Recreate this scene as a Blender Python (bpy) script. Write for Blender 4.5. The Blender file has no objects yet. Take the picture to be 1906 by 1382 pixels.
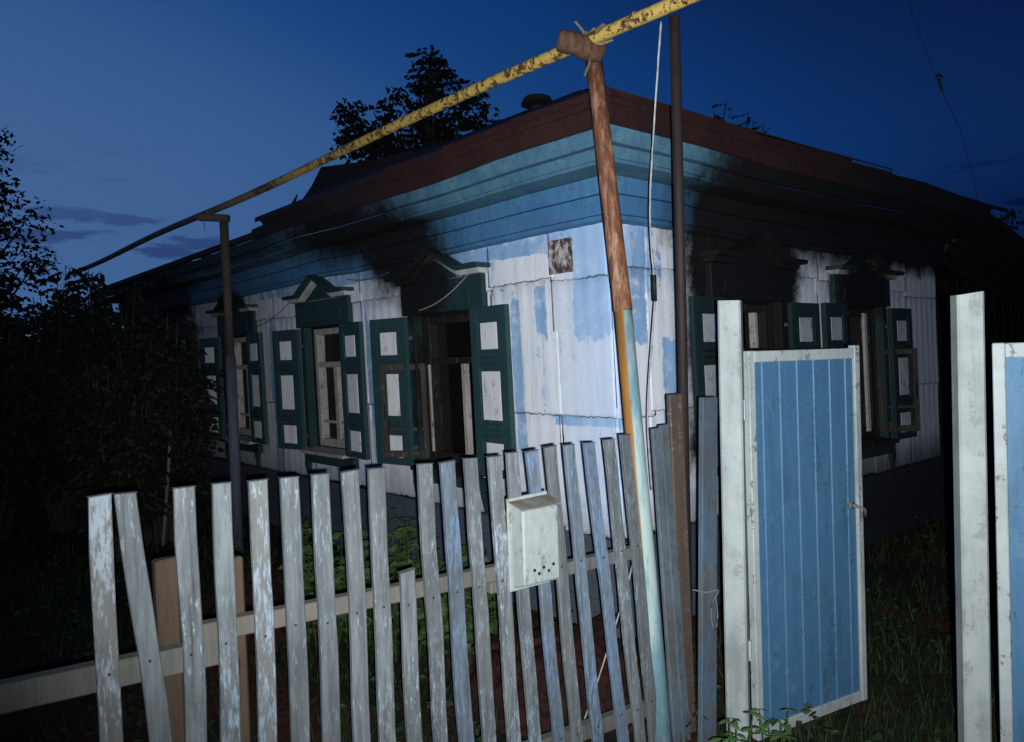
import bpy, math, random
from mathutils import Vector, Matrix, noise
R = math.radians
rnd = random.Random(7)
scene = bpy.context.scene
col = scene.collection

# ------------------------------------------------------------------ camera
EYE = Vector((0, 0, 1.65))
pit, rol = R(.85), R(1.75)
R0 = Vector((1, 0, 0)); U0 = Vector((0, math.sin(pit), math.cos(pit))); F0 = Vector((0, math.cos(pit), -math.sin(pit)))
right = R0 * math.cos(rol) - U0 * math.sin(rol)
up = R0 * math.sin(rol) + U0 * math.cos(rol)
cd = bpy.data.cameras.new('camera'); cam = bpy.data.objects.new('camera', cd); col.objects.link(cam)
m = Matrix((right, up, -F0)).transposed().to_4x4(); m.translation = EYE
cam.matrix_world = m
cd.sensor_width = 36; cd.lens = 1450 / 1906 * 36; cd.clip_end = 3000; cd.clip_start = .05
scene.camera = cam

# ------------------------------------------------------------------ dusk sky
SUN_AZ, SUN_EL = R(-52), R(-1)          # the sun has set, to the left behind the garden
world = bpy.data.worlds.new('World'); scene.world = world; world.use_nodes = True
wt = world.node_tree; wt.nodes.clear()

# ------------------------------------------------------------------ tiny node language
class S:
    """a socket with arithmetic"""
    def __init__(s, nt, sock): s.nt, s.k = nt, sock
    def _m(s, op, b=None, c=None, clamp=False):
        n = s.nt.nodes.new('ShaderNodeMath'); n.operation = op; n.use_clamp = clamp
        for i, v in enumerate((s, b, c)):
            if v is None: continue
            if isinstance(v, S): s.nt.links.new(v.k, n.inputs[i])
            else: n.inputs[i].default_value = v
        return S(s.nt, n.outputs[0])
    def __add__(s, b): return s._m('ADD', b)
    __radd__ = __add__
    def __sub__(s, b): return s._m('SUBTRACT', b)
    def __rsub__(s, b): return (s * -1.) + b
    def __mul__(s, b): return s._m('MULTIPLY', b)
    __rmul__ = __mul__
    def __truediv__(s, b): return s._m('DIVIDE', b)
    def __pow__(s, b): return s._m('POWER', b)
    def max(s, b): return s._m('MAXIMUM', b)
    def min(s, b): return s._m('MINIMUM', b)
    def abs(s): return s._m('ABSOLUTE')
    def sqrt(s): return s._m('SQRT')
    def lt(s, b): return s._m('LESS_THAN', b)
    def step(s, a, b):
        """smooth 0..1 between a and b (a may exceed b)"""
        n = s.nt.nodes.new('ShaderNodeMapRange'); n.interpolation_type = 'SMOOTHSTEP'
        s.nt.links.new(s.k, n.inputs[0])
        if a < b: n.inputs[1].default_value, n.inputs[2].default_value, n.inputs[3].default_value, n.inputs[4].default_value = a, b, 0, 1
        else: n.inputs[1].default_value, n.inputs[2].default_value, n.inputs[3].default_value, n.inputs[4].default_value = b, a, 1, 0
        return S(s.nt, n.outputs[0])

def sep(nt, vec):
    n = nt.nodes.new('ShaderNodeSeparateXYZ'); nt.links.new(vec, n.inputs[0])
    return [S(nt, o) for o in n.outputs]

def comb(nt, x, y, z):
    n = nt.nodes.new('ShaderNodeCombineXYZ')
    for i, v in enumerate((x, y, z)):
        if isinstance(v, S): nt.links.new(v.k, n.inputs[i])
        else: n.inputs[i].default_value = v
    return n.outputs[0]

def noi(nt, vec, scale=5, det=4, rough=.55, sx=1, sy=1, sz=1, off=0):
    mp = nt.nodes.new('ShaderNodeMapping'); mp.inputs['Scale'].default_value = (sx, sy, sz); mp.inputs['Location'].default_value = (off, off * .7, off * .3)
    nt.links.new(vec, mp.inputs[0])
    n = nt.nodes.new('ShaderNodeTexNoise'); n.inputs['Scale'].default_value = scale; n.inputs['Detail'].default_value = det; n.inputs['Roughness'].default_value = rough
    nt.links.new(mp.outputs[0], n.inputs['Vector'])
    return S(nt, n.outputs[0])

def mixc(nt, f, a, b, blend='MIX'):
    n = nt.nodes.new('ShaderNodeMix'); n.data_type = 'RGBA'; n.blend_type = blend
    if isinstance(f, S): nt.links.new(f.k, n.inputs[0])
    else: n.inputs[0].default_value = f
    for i, v in ((6, a), (7, b)):
        if isinstance(v, (tuple, list)): n.inputs[i].default_value = (*v, 1)
        else: nt.links.new(v, n.inputs[i])
    return n.outputs[2]

# world: Nishita dusk, toned to the deep blue of the evening, with a few flat clouds low down
tc = wt.nodes.new('ShaderNodeTexCoord')
sky = wt.nodes.new('ShaderNodeTexSky'); sky.sky_type = 'NISHITA'; sky.sun_disc = False
sky.sun_elevation = SUN_EL; sky.sun_rotation = SUN_AZ; sky.altitude = 100; sky.air_density = 1.0; sky.dust_density = .4; sky.ozone_density = 3.0
gx, gy, gz = sep(wt, tc.outputs['Generated'])
cz = gz.max(.03)
cl = noi(wt, comb(wt, gx, gy, gz * 5.0 - .30), 6.2, 5, .55, off=4.1)
mask = cl.step(.565, .635) * gz.step(.02, .08) * gz.step(.27, .12)
wt.links.new(comb(wt, gx, gy, gz.max(.15)), sky.inputs[0])           # the haze near the horizon keeps the colour just above it
sc_ = wt.nodes.new('ShaderNodeSeparateColor'); wt.links.new(sky.outputs[0], sc_.inputs[0])
lum = S(wt, sc_.outputs[2]) * .15                               # how much blue twilight the Nishita sky has in this direction
ramp = wt.nodes.new('ShaderNodeValToRGB'); cr_ = ramp.color_ramp; cr_.interpolation = 'B_SPLINE'
wt.links.new(lum._m('MULTIPLY', 10).k, ramp.inputs[0])
for i, (p_, c_) in enumerate(((.34, (.0016, .007, .042)), (.42, (.0035, .0165, .080)), (.50, (.0040, .036, .160)), (.62, (.008, .054, .200)), (.76, (.031, .094, .258)), (1.0, (.056, .128, .295)))):
    el_ = cr_.elements[i] if i < 2 else cr_.elements.new(p_)
    el_.position = p_; el_.color = (*c_, 1)
skyc = mixc(wt, 1.0, ramp.outputs[0], (6.67, 6.67, 6.67), 'MULTIPLY')
cloudc = mixc(wt, 1.0, skyc, (.40, .36, .50), 'MULTIPLY')
skyc = mixc(wt, mask * .85, skyc, cloudc)
bg = wt.nodes.new('ShaderNodeBackground'); bg.inputs[1].default_value = .15
wo = wt.nodes.new('ShaderNodeOutputWorld')
wt.links.new(skyc, bg.inputs[0]); wt.links.new(bg.outputs[0], wo.inputs[0])

# last glow of the set sun: almost nothing
sl = bpy.data.lights.new('sun', 'SUN'); sl.energy = .02; sl.angle = R(20); sl.color = (1, .8, .7)
so = bpy.data.objects.new('sun', sl); col.objects.link(so)
so.rotation_euler = Vector((math.sin(SUN_AZ), math.cos(SUN_AZ), .05)).to_track_quat('Z', 'Y').to_euler()

# the photographer's phone torch, a hand's breadth from the lens, lighting the fence and the corner of the house
fl = bpy.data.lights.new('phone_torch', 'SPOT'); fl.energy = 1020; fl.spot_size = R(100); fl.spot_blend = 1.0; fl.shadow_soft_size = .006
fl.color = (.93, 1.0, 1.02)
fo = bpy.data.objects.new('phone_torch', fl); col.objects.link(fo)
fo.location = EYE - F0 * .05 + right * .022 - up * .014
tgt = Vector((.55, 4.5, 1.95))
fo.rotation_euler = (fo.location - tgt).to_track_quat('Z', 'Y').to_euler()

vs = scene.view_settings; vs.view_transform = 'Standard'; vs.look = 'None'; vs.exposure = 0; vs.gamma = 1; vs.use_curve_mapping = False
scene.cycles.use_denoising = True
scene.cycles.max_bounces = 5

# ------------------------------------------------------------------ house frame: corner, left face d0, right face d1
PSI = R(41.1)
C = Vector((.595, 4.49, 0))
D0 = Vector((-math.sin(PSI), math.cos(PSI), 0)); D1 = Vector((math.cos(PSI), math.sin(PSI), 0))
LEAN = .022                                                     # the old house leans a little

def FP(face, u, v, w=0):
    """point on a house face: u along it from the corner, v height, w outwards"""
    d, n = (D0, -D1) if face == 0 else (D1, -D0)
    p = C + d * u + n * w; p.z = v
    p.x -= LEAN * (v - 1.5)
    return p

# ------------------------------------------------------------------ mesh helpers
class MB:
    def __init__(s): s.v, s.f = [], []
    def face(s, *pts):
        b = len(s.v); s.v += [Vector(p) for p in pts]; s.f.append(tuple(range(b, b + len(pts)))); return s
    def hexa(s, p):
        """8 corners: bottom 4 then top 4, same order"""
        b = len(s.v); s.v += [Vector(q) for q in p]
        for q in ((3, 2, 1, 0), (4, 5, 6, 7), (0, 1, 5, 4), (1, 2, 6, 5), (2, 3, 7, 6), (3, 0, 4, 7)): s.f.append(tuple(b + i for i in q))
        return s
    def fbox(s, face, u0, u1, v0, v1, w0, w1):
        g = lambda u, v, w: FP(face, u, v, w)
        return s.hexa([g(u0, v0, w0), g(u1, v0, w0), g(u1, v0, w1), g(u0, v0, w1), g(u0, v1, w0), g(u1, v1, w0), g(u1, v1, w1), g(u0, v1, w1)])
    def bar(s, a, b, wx, wy, side=None, cap=True):
        """box beam from a to b; side = direction of its width wx"""
        a, b = Vector(a), Vector(b); t = (b - a).normalized()
        if side is None: side = t.cross(Vector((0, 0, 1))) if abs(t.z) < .95 else Vector((1, 0, 0))
        x = (side - t * side.dot(t)).normalized() * wx / 2; y = t.cross(x).normalized() * wy / 2
        return s.hexa([a - x - y, a + x - y, a + x + y, a - x + y, b - x - y, b + x - y, b + x + y, b - x + y])
    def tube(s, pts, rad, n=10, cap=True):
        pts = [Vector(p) for p in pts]; rings = []
        for i, p in enumerate(pts):
            t = (pts[min(i + 1, len(pts) - 1)] - pts[max(i - 1, 0)]).normalized()
            x = t.cross(Vector((.13, .22, .97))).normalized() if abs(t.z) < .95 else t.cross(Vector((1, 0, 0))).normalized()
            y = t.cross(x); r = rad[i] if isinstance(rad, (list, tuple)) else rad
            b = len(s.v); s.v += [p + (x * math.cos(2 * math.pi * k / n) + y * math.sin(2 * math.pi * k / n)) * r for k in range(n)]; rings.append(b)
        for a, b in zip(rings, rings[1:]):
            for k in range(n): s.f.append((a + k, a + (k + 1) % n, b + (k + 1) % n, b + k))
        if cap: s.f.append(tuple(rings[0] + k for k in range(n))[::-1]); s.f.append(tuple(rings[-1] + k for k in range(n)))
        return s
    def build(s, name, mat, parent=None, smooth=False, bevel=0):
        o0 = parent_world(parent)
        me = bpy.data.meshes.new(name); me.from_pydata([v - o0 for v in s.v], [], s.f); me.validate(); me.update()
        if smooth:
            for p in me.polygons: p.use_smooth = True
        me.materials.append(M[mat] if isinstance(mat, str) else mat)
        o = bpy.data.objects.new(name, me); col.objects.link(o); o.parent = parent
        if bevel:
            bv = o.modifiers.new('bevel', 'BEVEL'); bv.width = bevel; bv.segments = 1; bv.limit_method = 'ANGLE'
        return o

def parent_world(p):
    v = Vector((0, 0, 0))
    while p is not None: v += p.location; p = p.parent
    return v

def tag(o, label=None, cat=None, group=None, kind=None):
    if label: o['label'] = label
    if cat: o['category'] = cat
    if group: o['group'] = group
    if kind: o['kind'] = kind
    return o

def empty(name, loc, label=None, cat=None, group=None, parent=None):
    o = bpy.data.objects.new(name, None); col.objects.link(o); o.empty_display_size = .1
    o.parent = parent; o.location = Vector(loc) - parent_world(parent)
    return tag(o, label, cat, group)

# ------------------------------------------------------------------ materials
M = {}
def newmat(name):
    m = bpy.data.materials.new(name); m.use_nodes = True; nt = m.node_tree
    M[name] = m
    b = nt.nodes['Principled BSDF']
    return nt, b

def finish(nt, b, colr, rough=.8, bump=None, bstr=.3, bdist=.01, metal=0, spec=.3):
    if isinstance(colr, (tuple, list)): b.inputs['Base Color'].default_value = (*colr, 1)
    else: nt.links.new(colr, b.inputs['Base Color'])
    if isinstance(rough, S): nt.links.new(rough.k, b.inputs['Roughness'])
    else: b.inputs['Roughness'].default_value = rough
    b.inputs['Specular IOR Level'].default_value = spec
    b.inputs['Metallic'].default_value = metal
    if bump is not None:
        n = nt.nodes.new('ShaderNodeBump'); n.inputs['Strength'].default_value = bstr; n.inputs['Distance'].default_value = bdist
        nt.links.new(bump.k, n.inputs['Height']); nt.links.new(n.outputs[0], b.inputs['Normal'])

def pos(nt):
    g = nt.nodes.new('ShaderNodeNewGeometry'); return g.outputs['Position']
def objc(nt):
    g = nt.nodes.new('ShaderNodeTexCoord'); return g.outputs['Object']
def orand(nt):
    g = nt.nodes.new('ShaderNodeObjectInfo'); return S(nt, g.outputs['Random'])

def house_uv(nt):
    x, y, z = sep(nt, pos(nt))
    x = x + (z - 1.5) * LEAN
    uL = (x - C.x) * D0.x + (y - C.y) * D0.y
    uR = (x - C.x) * D1.x + (y - C.y) * D1.y
    return uL, uR, z

def soot(nt):
    """burn stains: plumes that left the windows and ran up under the eaves (0 clean .. 1 black)"""
    uL, uR, z = house_uv(nt)
    P = pos(nt)
    n1 = noi(nt, P, 3.2, 5, .6) - .5
    n2 = noi(nt, P, 14, 4, .65, sz=.35, off=4) - .5
    n3 = noi(nt, P, 38, 5, .7, off=9) - .5
    nn = n1 * .9 + n2 * .45 + n3 * .35
    def ell(u, u0, v0, ru, rv, soft=.3):
        a = (u - u0) / ru; b = (z - v0) / rv
        d = (a * a + b * b).sqrt() + nn
        return d.step(1 + soft, 1 - soft)
    L = None
    for args in ((2.02, 2.52, .66, .36, .40), (1.80, 2.20, .36, .30, .35), (2.55, 2.72, 1.0, .24, .6),
                 (1.62, 1.45, .37, .62, .18), (5.45, 2.35, .4, .18, .5)):
        e = ell(uL, *args); L = e if L is None else L.max(e)
    L = L.max((uL + nn * 1.0).step(5.9, 6.9))                                # the far end burned through
    L = L.max(((uL + nn * 2.2).step(5.0, 6.8) * (z + nn * .3).step(2.42, 2.62)))   # eaves above it
    L = L.max((uL + nn * 1.6).step(1.6, 4.2) * (z + nn * .12).step(2.64, 2.72) * .85)
    L = L.max((uL + nn * .8).step(2.6, 6.3) * .55)
    Rr = None
    for args in ((1.45, 2.25, .62, .62, .25), (1.42, 1.45, .5, .75, .2), (3.0, 1.5, .32, .62, .2), (3.05, 2.12, .50, .32, .3)):
        e = ell(uR, *args); Rr = e if Rr is None else Rr.max(e)
    bx_ = ((uR - 1.28) / .64).abs().max(((z - 1.9) / .95).abs()) + nn * .5
    Rr = Rr.max(bx_.step(1.22, .82))
    Rr = Rr.max((uR + nn * .9).step(.15, .85) * (z + nn * .35).step(2.12, 2.42))
    Rr = Rr.max((uR + nn * .4).step(4.5, 4.9))
    Rr = Rr.max((z + nn * .5).step(1.25, .5) * (uR + nn).step(.3, 1.2) * .85)
    Rr = Rr.max((uR + nn * 1.5).step(1.0, 4.5) * .45)
    return (L * uR.lt(.3)).max(Rr * uL.lt(.3))

SOOT = (.006, .0055, .006)

def painted_wall():
    nt, b = newmat('wall_paint')
    P = pos(nt); uL, uR, z = house_uv(nt); rn = orand(nt)
    streak = noi(nt, P, 9, 5, .6, sz=.12); blot = noi(nt, P, 2.3, 4, .6, off=2); fine = noi(nt, P, 60, 3, .6, off=1)
    c = mixc(nt, streak.step(.35, .7) * .7, (.76, .77, .81), (.62, .66, .77))
    c = mixc(nt, rn * .25, c, (.70, .66, .69))
    edgy = noi(nt, P, 22, 5, .65, off=8)
    nn = (blot - .5) * .9 + (streak - .5) * 1.3 + (edgy - .5) * .7
    def patch(u, u0, v0, ru, rv, other):
        a = ((u - u0) / ru).abs(); d = ((z - v0) / rv).abs()
        return (a.max(d) + nn).step(1.10, .97) * other.lt(.15)
    blue = patch(uL, .08, 2.12, .17, .33, uR).max(patch(uL, .25, 2.41, .30, .09, uR)).max(patch(uL, .56, 1.95, .05, .17, uR))
    blue = blue.max(patch(uL, .80, 1.55, .045, .5, uR)).max(patch(uL, 2.62, 1.45, .06, .6, uR)).max(patch(uL, 4.5, 1.35, .09, .75, uR))
    blue = blue.max(patch(uR, .05, 2.25, .30, .22, uL)).max(patch(uR, .17, 1.85, .1, .12, uL)).max(patch(uR, .5, 1.5, .08, .25, uL))
    blue = blue.max(patch(uL, .2, 1.27, .3, .03, uR)).max(patch(uL, 1.0, 2.36, .9, .05, uR)).max(patch(uL, 3.0, 2.38, 1.8, .045, uR))
    blue = blue.max((blot * .6 + streak * .5).step(.62, .72) * .8)
    c = mixc(nt, (noi(nt, P, 5, 6, .7, off=12) * .6 + edgy * .4).step(.52, .66) * .38, c, (.44, .46, .54))        # grey weathering
    c = mixc(nt, (noi(nt, P, 1.7, 3, .6, 1, 1, .6, off=15)).step(.45, .65) * .35, c, (.74, .69, .71))
    c = mixc(nt, (noi(nt, P, 30, 5, .7, 1, 1, .07, off=6)).step(.55, .68) * .45, c, (.30, .32, .40))      # rain runs
    c = mixc(nt, blue * (noi(nt, P, 7, 5, .65, off=11)).step(.22, .52) * .85, c, mixc(nt, streak.step(.3, .7), (.13, .29, .54), (.22, .41, .67)))
    # light blue old wash showing near the corner
    near = (uL + nn * .6).step(.55, .1) * uR.lt(.15)
    c = mixc(nt, near * .5, c, (.42, .56, .80))
    chips = (fine * .35 + streak * .25 + edgy * .4).step(.60, .63)
    c = mixc(nt, chips * .8, c, (.06, .06, .075))
    low = (z + nn * .5).step(.95, .45)
    c = mixc(nt, low * .7, c, (.22, .22, .25))
    at_ = nt.nodes.new('ShaderNodeAttribute'); at_.attribute_name = 'edge'; ed = S(nt, at_.outputs['Fac'])
    c = mixc(nt, (ed + (blot - .5) * 1.6 + (fine - .5) * .8).step(.62, .95) * .85, c, (.05, .05, .065))
    s = soot(nt)
    c = mixc(nt, s, c, SOOT)
    finish(nt, b, c, .82, streak * .3 + fine * .4, .35, .006, spec=.2)

def painted_board(name, c1, c2, sootf=True, chip=(.09, .08, .08), chipamt=.6, stretch=(1, 1, 8), rough=.7, grime=.35, wear=None):
    """old oil paint: blotchy colour, grime runs, chips down to the ground coat"""
    nt, b = newmat(name); P = pos(nt); rn = orand(nt)
    grain = noi(nt, P, 12, 5, .62, *stretch); blot = noi(nt, P, 3, 4, .6, off=5); fine = noi(nt, P, 70, 3, .6, off=1)
    mid = noi(nt, P, 16, 6, .7, off=7); runs = noi(nt, P, 20, 5, .62, 1, 1, .1, off=3)
    c = mixc(nt, (blot * .5 + mid * .5).step(.36, .64), c1, c2)
    c = mixc(nt, rn * .3, c, c1)
    if wear: c = mixc(nt, (mid * .5 + runs * .5).step(.54, .64) * .55, c, wear)
    c = mixc(nt, (runs * .6 + blot * .4).step(.48, .68) * grime, c, tuple(v * .3 + .008 for v in c1))
    ch = (grain * .45 + fine * .25 + mid * .3).step(.555, .59)
    c = mixc(nt, ch * chipamt, c, chip)
    if sootf: c = mixc(nt, soot(nt), c, SOOT)
    finish(nt, b, c, rough, grain * .4 + fine * .3 - ch * .35 + mid * .3, .5, .004, spec=.25)

def weathered(name, wood1, wood2, paint=None, amt=.5, blue=False):
    """bare grey wood, grain along z, flakes of old paint"""
    nt, b = newmat(name); O = pos(nt); rn = orand(nt)
    g = noi(nt, O, 26, 6, .65, 1.6, 1.6, .09); g2 = noi(nt, O, 90, 4, .6, 1, 1, .12, off=2); blot = noi(nt, O, 5, 4, .6, 1, 1, .5, off=6)
    c = mixc(nt, (g * .7 + g2 * .3).step(.36, .64), wood1, wood2)
    c = mixc(nt, blot.step(.5, .75) * .45, c, tuple(v * .6 for v in wood1))
    c = mixc(nt, rn.step(.55, 1.) * .5, c, (wood2[0] * 1.05, wood2[1] * .86, wood2[2] * .72))
    if paint:
        big = noi(nt, O, 3.2, 3, .6, 1, 1, .8, off=9); fl_ = noi(nt, O, 85, 6, .75, 1.2, 1.2, .25, off=4)
        th = big * .36 + fl_ * .72 + (rn - .5) * .08
        pc = mixc(nt, (rn * 7.3)._m('FRACT'), paint, (paint[0] * .74, paint[1] * .87, paint[2] * 1.0)) if blue else paint
        c = mixc(nt, th.step(.66 - amt * .2, .76 - amt * .2) * .85, c, pc)
    c = mixc(nt, noi(nt, O, 2.6, 4, .6, 1, 1, 1, off=17).step(.40, .66) * .45, c, (wood1[0] * .55, wood1[1] * .53, wood1[2] * .5))
    c = mixc(nt, (rn * 13.7)._m('FRACT') * .45, c, tuple(v * .75 for v in wood1))
    crack = g.step(.36, .30)
    c = mixc(nt, crack * .7, c, (.03, .03, .03))
    finish(nt, b, c, .85, g * .7 + g2 * .3, .5, .004, spec=.2)

painted_wall()
painted_board('blue_cornice', (.045, .14, .29), (.07, .20, .36), stretch=(1, 1, 6))
painted_board('teal_fascia', (.045, .125, .20), (.10, .215, .30), stretch=(1, 1, 6))
painted_board('green_paint', (.011, .033, .036), (.015, .046, .049), chipamt=.35, chip=(.03, .03, .025), stretch=(2, 2, .3), sootf=True)
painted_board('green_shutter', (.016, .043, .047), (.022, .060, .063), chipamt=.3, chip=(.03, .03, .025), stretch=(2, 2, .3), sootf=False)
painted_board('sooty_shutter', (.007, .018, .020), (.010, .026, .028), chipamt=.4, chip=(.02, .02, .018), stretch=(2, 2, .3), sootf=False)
painted_board('white_panel', (.70, .66, .69), (.76, .72, .74), chipamt=.5, chip=(.10, .11, .11), stretch=(1.5, 1.5, .4), sootf=False)
painted_board('worn_panel', (.36, .36, .38), (.26, .26, .28), chipamt=1., chip=(.03, .05, .05), stretch=(3, 3, .5), sootf=False)
painted_board('white_frame', (.36, .33, .31), (.27, .25, .235), chipamt=.9, chip=(.05, .045, .04), stretch=(3, 3, .5), sootf=False)
painted_board('white_trim', (.42, .42, .43), (.33, .33, .34), chipamt=.7, chip=(.05, .06, .06), stretch=(2, 2, 3), sootf=True)
painted_board('burnt_frame', (.016, .012, .011), (.007, .006, .006), chipamt=.7, chip=(.075, .062, .055), stretch=(3, 3, .3), sootf=False)
painted_board('burnt_casement', (.045, .034, .028), (.020, .016, .014), chipamt=.7, chip=(.11, .092, .08), stretch=(3, 3, .3), sootf=False)
painted_board('char', (.012, .010, .010), (.022, .017, .015), chipamt=.4, chip=(.03, .026, .022), stretch=(2, 2, 2), sootf=False)
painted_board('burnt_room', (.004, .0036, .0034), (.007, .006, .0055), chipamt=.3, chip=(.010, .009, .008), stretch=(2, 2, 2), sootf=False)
painted_board('gate_white', (.28, .30, .30), (.22, .24, .24), chipamt=.85, chip=(.09, .085, .08), stretch=(1.5, 1.5, .35), sootf=False, rough=.6, wear=(.20, .25, .29), grime=.6)
painted_board('post_white', (.25, .268, .262), (.185, .205, .205), chipamt=.6, chip=(.15, .15, .14), stretch=(1.5, 1.5, .4), sootf=False, wear=(.21, .255, .285), grime=.55)
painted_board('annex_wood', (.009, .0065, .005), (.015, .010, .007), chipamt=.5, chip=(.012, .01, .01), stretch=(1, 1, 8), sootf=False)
painted_board('brown_board', (.062, .042, .034), (.09, .062, .05), chipamt=.7, chip=(.16, .14, .12), stretch=(2, 2, .2), sootf=False)
painted_board('base_board', (.05, .065, .09), (.085, .095, .115), chipamt=.6, stretch=(1, 1, 5), sootf=True)
weathered('picket_wood', (.066, .073, .078), (.140, .151, .158), (.29, .335, .375), .52, True)
weathered('blue_picket', (.062, .075, .092), (.125, .148, .175), (.13, .215, .345), .75)
weathered('rail_wood', (.075, .073, .067), (.13, .126, .115), (.19, .2, .2), .12)
weathered('raw_post', (.030, .022, .016), (.078, .058, .043))
weathered('blue_plank', (.05, .058, .065), (.10, .108, .115), (.055, .12, .20), .62)
weathered('pale_plank', (.055, .06, .065), (.11, .115, .12), (.11, .155, .20), .9)
weathered('log_bark', (.05, .024, .015), (.11, .06, .038))
weathered('old_post', (.045, .038, .034), (.075, .062, .055))
weathered('grey_stick', (.16, .14, .12), (.26, .23, .20))

def roof_metal():
    nt, b = newmat('roof_metal'); P = pos(nt); uL, uR, z = house_uv(nt)
    n1 = noi(nt, P, 4, 5, .6); n2 = noi(nt, P, 25, 5, .65, off=3)
    c = mixc(nt, n1.step(.35, .65), (.020, .006, .006), (.033, .0095, .008))
    c = mixc(nt, n2.step(.5, .62) * .7, c, (.028, .013, .011))
    ch = ((uL + (n1 - .5) * 2.0).step(.7, 3.0) * uR.lt(6)).max((uR + (n1 - .5) * 1.5).step(.9, 2.8) * uL.lt(3)) 
    c = mixc(nt, ch * .93, c, (.009, .007, .007))
    finish(nt, b, c, .7, n2, .3, .004, spec=.3)
roof_metal()

def rusty(name, paint, rustamt, rust1=(.16, .055, .020), rust2=(.06, .025, .014), scale=9, stretch=.5, soft=.04, rough=.7):
    nt, b = newmat(name); P = pos(nt)
    n1 = noi(nt, P, scale, 6, .68, 1, 1, stretch); n2 = noi(nt, P, 40, 4, .6, 1, 1, stretch, off=3)
    r = mixc(nt, n2.step(.35, .65), rust1, rust2)
    p = mixc(nt, n2.step(.3, .75) * .35, paint, tuple(v * .55 for v in paint))
    c = mixc(nt, (n1 * .75 + n2 * .25).step(1 - rustamt - soft, 1 - rustamt + soft), p, r)
    finish(nt, b, c, rough, n2 * .6 + n1 * .4, .35, .004, spec=.3)
def yellow():
    """yellow gas paint, rust flakes; the colour turns to grey along the far length"""
    nt, b = newmat('yellow_pipe'); P = pos(nt); x, y, z = sep(nt, P)
    n1 = noi(nt, P, 17, 6, .7); n2 = noi(nt, P, 55, 4, .65, off=3); n3 = noi(nt, P, 3, 3, .6, off=8)
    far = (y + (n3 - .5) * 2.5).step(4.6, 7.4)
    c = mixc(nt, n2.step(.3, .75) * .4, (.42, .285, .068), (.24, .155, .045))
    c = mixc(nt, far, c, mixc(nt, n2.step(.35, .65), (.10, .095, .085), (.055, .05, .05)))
    c = mixc(nt, (n1 * .65 + n2 * .25 + n3 * .2).step(.545, .60), c, mixc(nt, n2.step(.4, .6), (.10, .05, .022), (.045, .024, .014)))
    finish(nt, b, c, .65, n2 * .6 + n1 * .4, .4, .004, spec=.3)
yellow()
rusty('rusty_pole', (.27, .16, .105), .55, (.16, .058, .025), (.075, .028, .015), scale=34, stretch=.22, soft=.08)
rusty('dark_pole', (.016, .010, .009), .5, (.022, .012, .010), (.011, .007, .007), scale=16, stretch=.15)
rusty('plate_rust', (.50, .46, .46), .53, (.085, .042, .036), (.06, .032, .03), scale=20, stretch=.6, soft=.07)
rusty('mailbox_lid', (.15, .15, .135), .5, (.085, .07, .055), (.11, .095, .075), scale=14, stretch=1, soft=.08)
rusty('mailbox_paint', (.235, .255, .25), .41, (.12, .10, .08), (.17, .15, .12), scale=22, stretch=.6, soft=.03, rough=.6)
painted_board('blue_sheet', (.036, .098, .180), (.050, .120, .205), sootf=False, chip=(.020, .030, .040), chipamt=.4, stretch=(1, 1, .2), rough=.5, grime=.45, wear=(.085, .155, .22))
rusty('grey_post', (.07, .085, .12), .45, (.045, .04, .04), (.06, .05, .045), scale=9, stretch=.2, soft=.1)
rusty('dull_metal', (.10, .10, .11), .45, (.05, .04, .035), (.03, .025, .02), scale=12, stretch=1)

def pole_paint():
    """lower half of the support: ochre on one side, thick pale blue on the other"""
    nt, b = newmat('pole_paint'); P = pos(nt); g = nt.nodes.new('ShaderNodeNewGeometry')
    nx, ny, nz = sep(nt, g.outputs['Normal']); n1 = noi(nt, P, 9, 5, .65, 1, 1, .15); n2 = noi(nt, P, 45, 4, .6, 1, 1, .15, off=2); x, y, z = sep(nt, P)
    side = (nx + (n1 - .5) * .5 + (z - .9) * -.22).step(-.42, -.30)
    c = mixc(nt, n2.step(.3, .7), (.26, .125, .028), (.20, .09, .022))
    pale = mixc(nt, n1.step(.45, .62), (.25, .315, .305), (.10, .18, .215))
    pale = mixc(nt, n2.step(.6, .68) * .7, pale, (.10, .10, .09))
    c = mixc(nt, side, c, pale)
    finish(nt, b, c, .7, n2, .4, .004, spec=.3)
pole_paint()

def plain(name, c, rough=.7, metal=0, spec=.3):
    nt, b = newmat(name); n = noi(nt, pos(nt), 30, 3, .6)
    finish(nt, b, mixc(nt, n.step(.3, .7), c, tuple(v * .6 for v in c)), rough, metal=metal, spec=spec)
plain('white_wire', (.34, .33, .32)); plain('black', (.008, .008, .009)); plain('dark_wire', (.02, .02, .024)); plain('pale_rope', (.32, .30, .27))
plain('nail_rust', (.035, .018, .012)); plain('old_rope', (.17, .125, .085)); plain('cable_grey', (.10, .10, .11))

def leafmat(name, a, bb, sub=.25):
    nt, b = newmat(name); rn = noi(nt, pos(nt), 6, 3, .6)
    c = mixc(nt, rn.step(.3, .7), a, bb)
    finish(nt, b, c, .65, spec=.25)
leafmat('leaf_dark', (.0045, .007, .0035), (.008, .012, .005)); leafmat('leaf_mid', (.022, .044, .011), (.042, .074, .018)); leafmat('grass', (.007, .017, .004), (.013, .028, .007))
leafmat('leaf_fresh', (.030, .065, .016), (.05, .095, .028)); leafmat('bark', (.03, .024, .02), (.05, .04, .032))

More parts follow.
